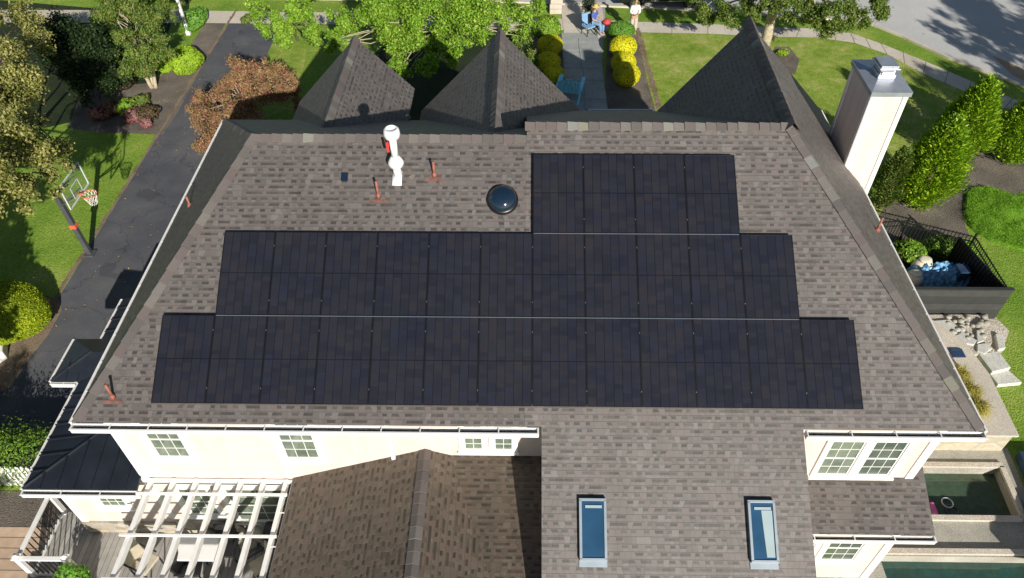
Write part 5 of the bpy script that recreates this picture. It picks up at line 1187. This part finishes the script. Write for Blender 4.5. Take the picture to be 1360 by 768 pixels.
skin('shirt', top_, [(0, 1), (1, 2), (2, 3), (2, 4), (4, 5), (5, 6), (2, 7), (7, 8), (8, 9)], 'whitecloth', ps)
tr_ = [((0, 0, .98), (.16, .125)), ((-.09, 0, .85), (.12, .115)), ((-.1, -.01, .48), (.1, .1)), ((-.1, .01, .12), (.085, .085)), ((.09, 0, .85), (.12, .115)), ((.1, -.01, .48), (.1, .1)), ((.1, .01, .12), (.085, .085))]
skin('trousers', tr_, [(0, 1), (1, 2), (2, 3), (0, 4), (4, 5), (5, 6)], 'palepink', ps)
head_parts(ps, (0, -.01, 1.69), (0, -1, -.1)); hand(ps, (-.05, -.25, 1.1), (.8, -.3, 0)); hand(ps, (.05, -.25, 1.1), (-.8, -.3, 0))
ps.rotation_euler = (0, 0, math.radians(12))
# seated person on a dark chair
c = P(790, 44); c = Vector((c.x, c.y, G + .02)); pc = empty('folding_chair', c, 'black folding chair on the front walk under the seated person', 'chair')
child(MB().box(c + Vector((0, 0, .42)), (.5, .48, .03)), 'seat', 'chair_black', pc, bevel=.01); child(MB().box(c + Vector((-.26, 0, .72)), (.03, .48, .5)), 'backrest', 'chair_black', pc, bevel=.01)
for sx in (-1, 1):
    for sy in (-1, 1): child(MB().tube([c + Vector((sx * .22, sy * .22, 0)), c + Vector((sx * .22, sy * .22, .42))], .018, 8), 'leg', 'chair_black', pc)
ps = empty('person', c, 'person in a blue shirt, light jeans and straw hat seated on the front walk', 'person')
body = [((-.1, 0, .54), (.13, .12)), ((-.12, 0, .75), (.12, .09)), ((-.12, 0, .98), (.14, .1)), ((-.1, 0, 1.1), (.055, .055)), ((-.08, 0, 1.18), (.05, .05)),
        ((-.1, -.19, 1.0), (.05, .05)), ((-.02, -.26, .76), (.04, .04)), ((.2, -.16, .7), (.028, .028)), ((-.1, .19, 1.0), (.05, .05)), ((-.02, .26, .76), (.04, .04)), ((.2, .16, .7), (.028, .028)),
        ((0, -.1, .53), (.085, .085)), ((.36, -.12, .52), (.06, .06)), ((.38, -.12, .1), (.04, .04)), ((.52, -.12, .04), (.035, .03)), ((0, .1, .53), (.085, .085)), ((.36, .12, .52), (.06, .06)), ((.38, .12, .1), (.04, .04)), ((.52, .12, .04), (.035, .03))]
skin('body', body, ed, 'skin', ps)
skin('shirt', [((-.1, 0, .6), (.15, .14)), ((-.12, 0, .78), (.15, .115)), ((-.12, 0, .98), (.17, .125)), ((-.1, 0, 1.07), (.08, .08)), ((-.1, -.19, 1.0), (.07, .07)), ((-.04, -.25, .82), (.058, .058)), ((-.1, .19, 1.0), (.07, .07)), ((-.04, .25, .82), (.058, .058))], [(0, 1), (1, 2), (2, 3), (2, 4), (4, 5), (2, 6), (6, 7)], 'blueshirt', ps)
skin('trousers', [((-.09, 0, .55), (.15, .13)), ((.02, -.1, .55), (.11, .1)), ((.37, -.12, .54), (.085, .085)), ((.385, -.12, .12), (.065, .065)), ((.02, .1, .55), (.11, .1)), ((.37, .12, .54), (.085, .085)), ((.385, .12, .12), (.065, .065))], [(0, 1), (1, 2), (2, 3), (0, 4), (4, 5), (5, 6)], 'denim', ps)
head_parts(ps, (-.06, 0, 1.28), (1, 0, -.15), 'strawhat'); hand(ps, (.2, -.16, .7), (1, .2, -.1)); hand(ps, (.2, .16, .7), (1, -.2, -.1))
ps.rotation_euler = (0, 0, math.radians(-35)); pc.rotation_euler = (0, 0, math.radians(-35))
c = c + Vector((.42, -.3, 0)) * 1.0
tag(MB().lathe((c.x + .1, c.y + .1, G + .56), [(.1, 0), (.2, .06), (.22, .14), (.12, .24), (.03, .27)], 14).box((c.x + .1, c.y + .1, G + .8), (.06, .2, .05)).build('red_bag', 'red', smooth=True), 'red bag resting on the lap of the seated person', 'bag')
c2 = P(781, 46); chair((c2.x, c2.y, G + .02), .6, 'pale blue and black chair left of the seated person', 'denim', 'chair_black', 'chairs on the front walk')
b = P(785, 38); tp_ = empty('topiary_ball', b, 'dark green ball topiary on a thin stem behind the seated person', 'topiary')
b = Vector((b.x - .15, b.y + .6, G)); tp_.location = b
child(MB().tube([b, b + Vector((0, 0, .9))], .03, 8), 'trunk', 'bark', tp_); leaves('crown', L['dark'], [b + Vector((0, 0, 1.0))], [.34], 1800, .035, tp_, shell=.3)
# stone pier near the pavement
p = P(738, 16); pier = empty('stone_pier', p, 'pale stacked stone pier beside the top of the front walk', 'pier')
for i in range(4): child(MB().box(Vector(p) + Vector((random.uniform(-.02, .02), 0, .14 + i * .27)), (.62, .6, .25)), 'course', 'concrete', pier, bevel=.02)
child(MB().box(Vector(p) + Vector((0, 0, 1.14)), (.74, .72, .07)), 'cap', 'bluestone', pier, bevel=.01)

# ------------------------------------------------------------------ parked cars
def car(x, y, rz_, paint, label):
    root = empty('parked_car', (x, y, G), label, 'car', 'cars parked along the street'); root.rotation_euler = (0, 0, rz_)
    prof = [(-2.25, .35), (-2.28, .75), (-2.1, .98), (-1.55, 1.02), (-.95, 1.42), (.35, 1.48), (1.25, 1.05), (2.0, .88), (2.25, .62), (2.22, .32)]
    vs, fs = [], []; ws = [.86, .9, .88, .86, .66, .66, .84, .84, .82, .8]
    for s in (-1, 1):
        for (a, z), w_ in zip(prof, ws): vs.append((a, s * w_, z))
    n = len(prof); fs = [tuple(range(n)), tuple(range(2 * n - 1, n - 1, -1))] + [(i, n + i, n + (i + 1) % n, (i + 1) % n) for i in range(n)]
    MB().mesh(vs, fs).build('body', paint, root, bevel=.05)
    g = MB()
    g.mesh([(-1.5, -.76, 1.05), (-1.5, .76, 1.05), (-.98, .6, 1.42), (-.98, -.6, 1.42)], [(0, 1, 2, 3)]); g.mesh([(1.2, -.76, 1.09), (1.2, .76, 1.09), (.38, .6, 1.49), (.38, -.6, 1.49)], [(3, 2, 1, 0)])
    for s in (-1, 1): g.mesh([(-1.35, s * .85, 1.06), (1.1, s * .85, 1.09), (.35, s * .69, 1.42), (-.9, s * .69, 1.38)], [(0, 1, 2, 3) if s < 0 else (3, 2, 1, 0)])
    g.build('window', 'dome', root)
    for a in (-1.4, 1.4):
        for s in (-1, 1):
            t = MB(); t.lathe((0, 0, 0), [(.15, -.11), (.33, -.11), (.34, 0), (.33, .11), (.15, .11)], 20); t.v = [(a + v[0], s * .82 + v[2], .34 + v[1]) for v in t.v]; wo = t.build('wheel', 'tyre', root)
            t = MB(); t.lathe((0, 0, 0), [(.03, -.118), (.2, -.118), (.21, .118), (.03, .118)], 10); t.v = [(a + v[0], s * .82 + v[2], .34 + v[1]) for v in t.v]; t.build('rim', 'chrome', wo)
    for s in (-1, 1):
        MB().box((-2.24, s * .68, .78), (.08, .28, .14)).build('tail_light', 'tailred', root); MB().box((2.2, s * .62, .68), (.1, .3, .12)).build('headlight', 'chrome', root)
        MB().box((.95, s * .95, 1.05), (.12, .16, .12)).build('mirror', paint, root)
    MB().box((0, -.885, .42), (2.3, .03, .05)).build('trim_strip', 'chrome', root); MB().box((-2.27, 0, .5), (.06, 1.3, .08)).build('bumper', 'chrome', root)
    for k in (-.35, .55): MB().box((k, -.9, .92), (.18, .03, .03)).build('handle', 'chrome', root)
p = P(880, 9); car(p.x - .1, p.y + .6, .03, 'carpaint', 'black car parked by the kerb beyond the front lawn')
M['silver'] = simple('silver_blue_paint', (.16, .2, .27), .25, .1)
p = P(215, 8); car(p.x - .2, p.y + 1.3, 0, 'silver', 'blue grey car parked beyond the lamp post')
# lounger cover at the lower left driveway edge
p = P(2, 470); cvl = tag(MB().prism([(p.x - .5, p.y - .35), (p.x + .12, p.y - .45), (p.x + .3, p.y - .2), (p.x + .05, p.y + .35), (p.x - .5, p.y + .4)], G + .004, G + .35).build('covered_bin', 'white', bevel=.03), 'low white covered bin at the left edge below the yellow hedge', 'bin')
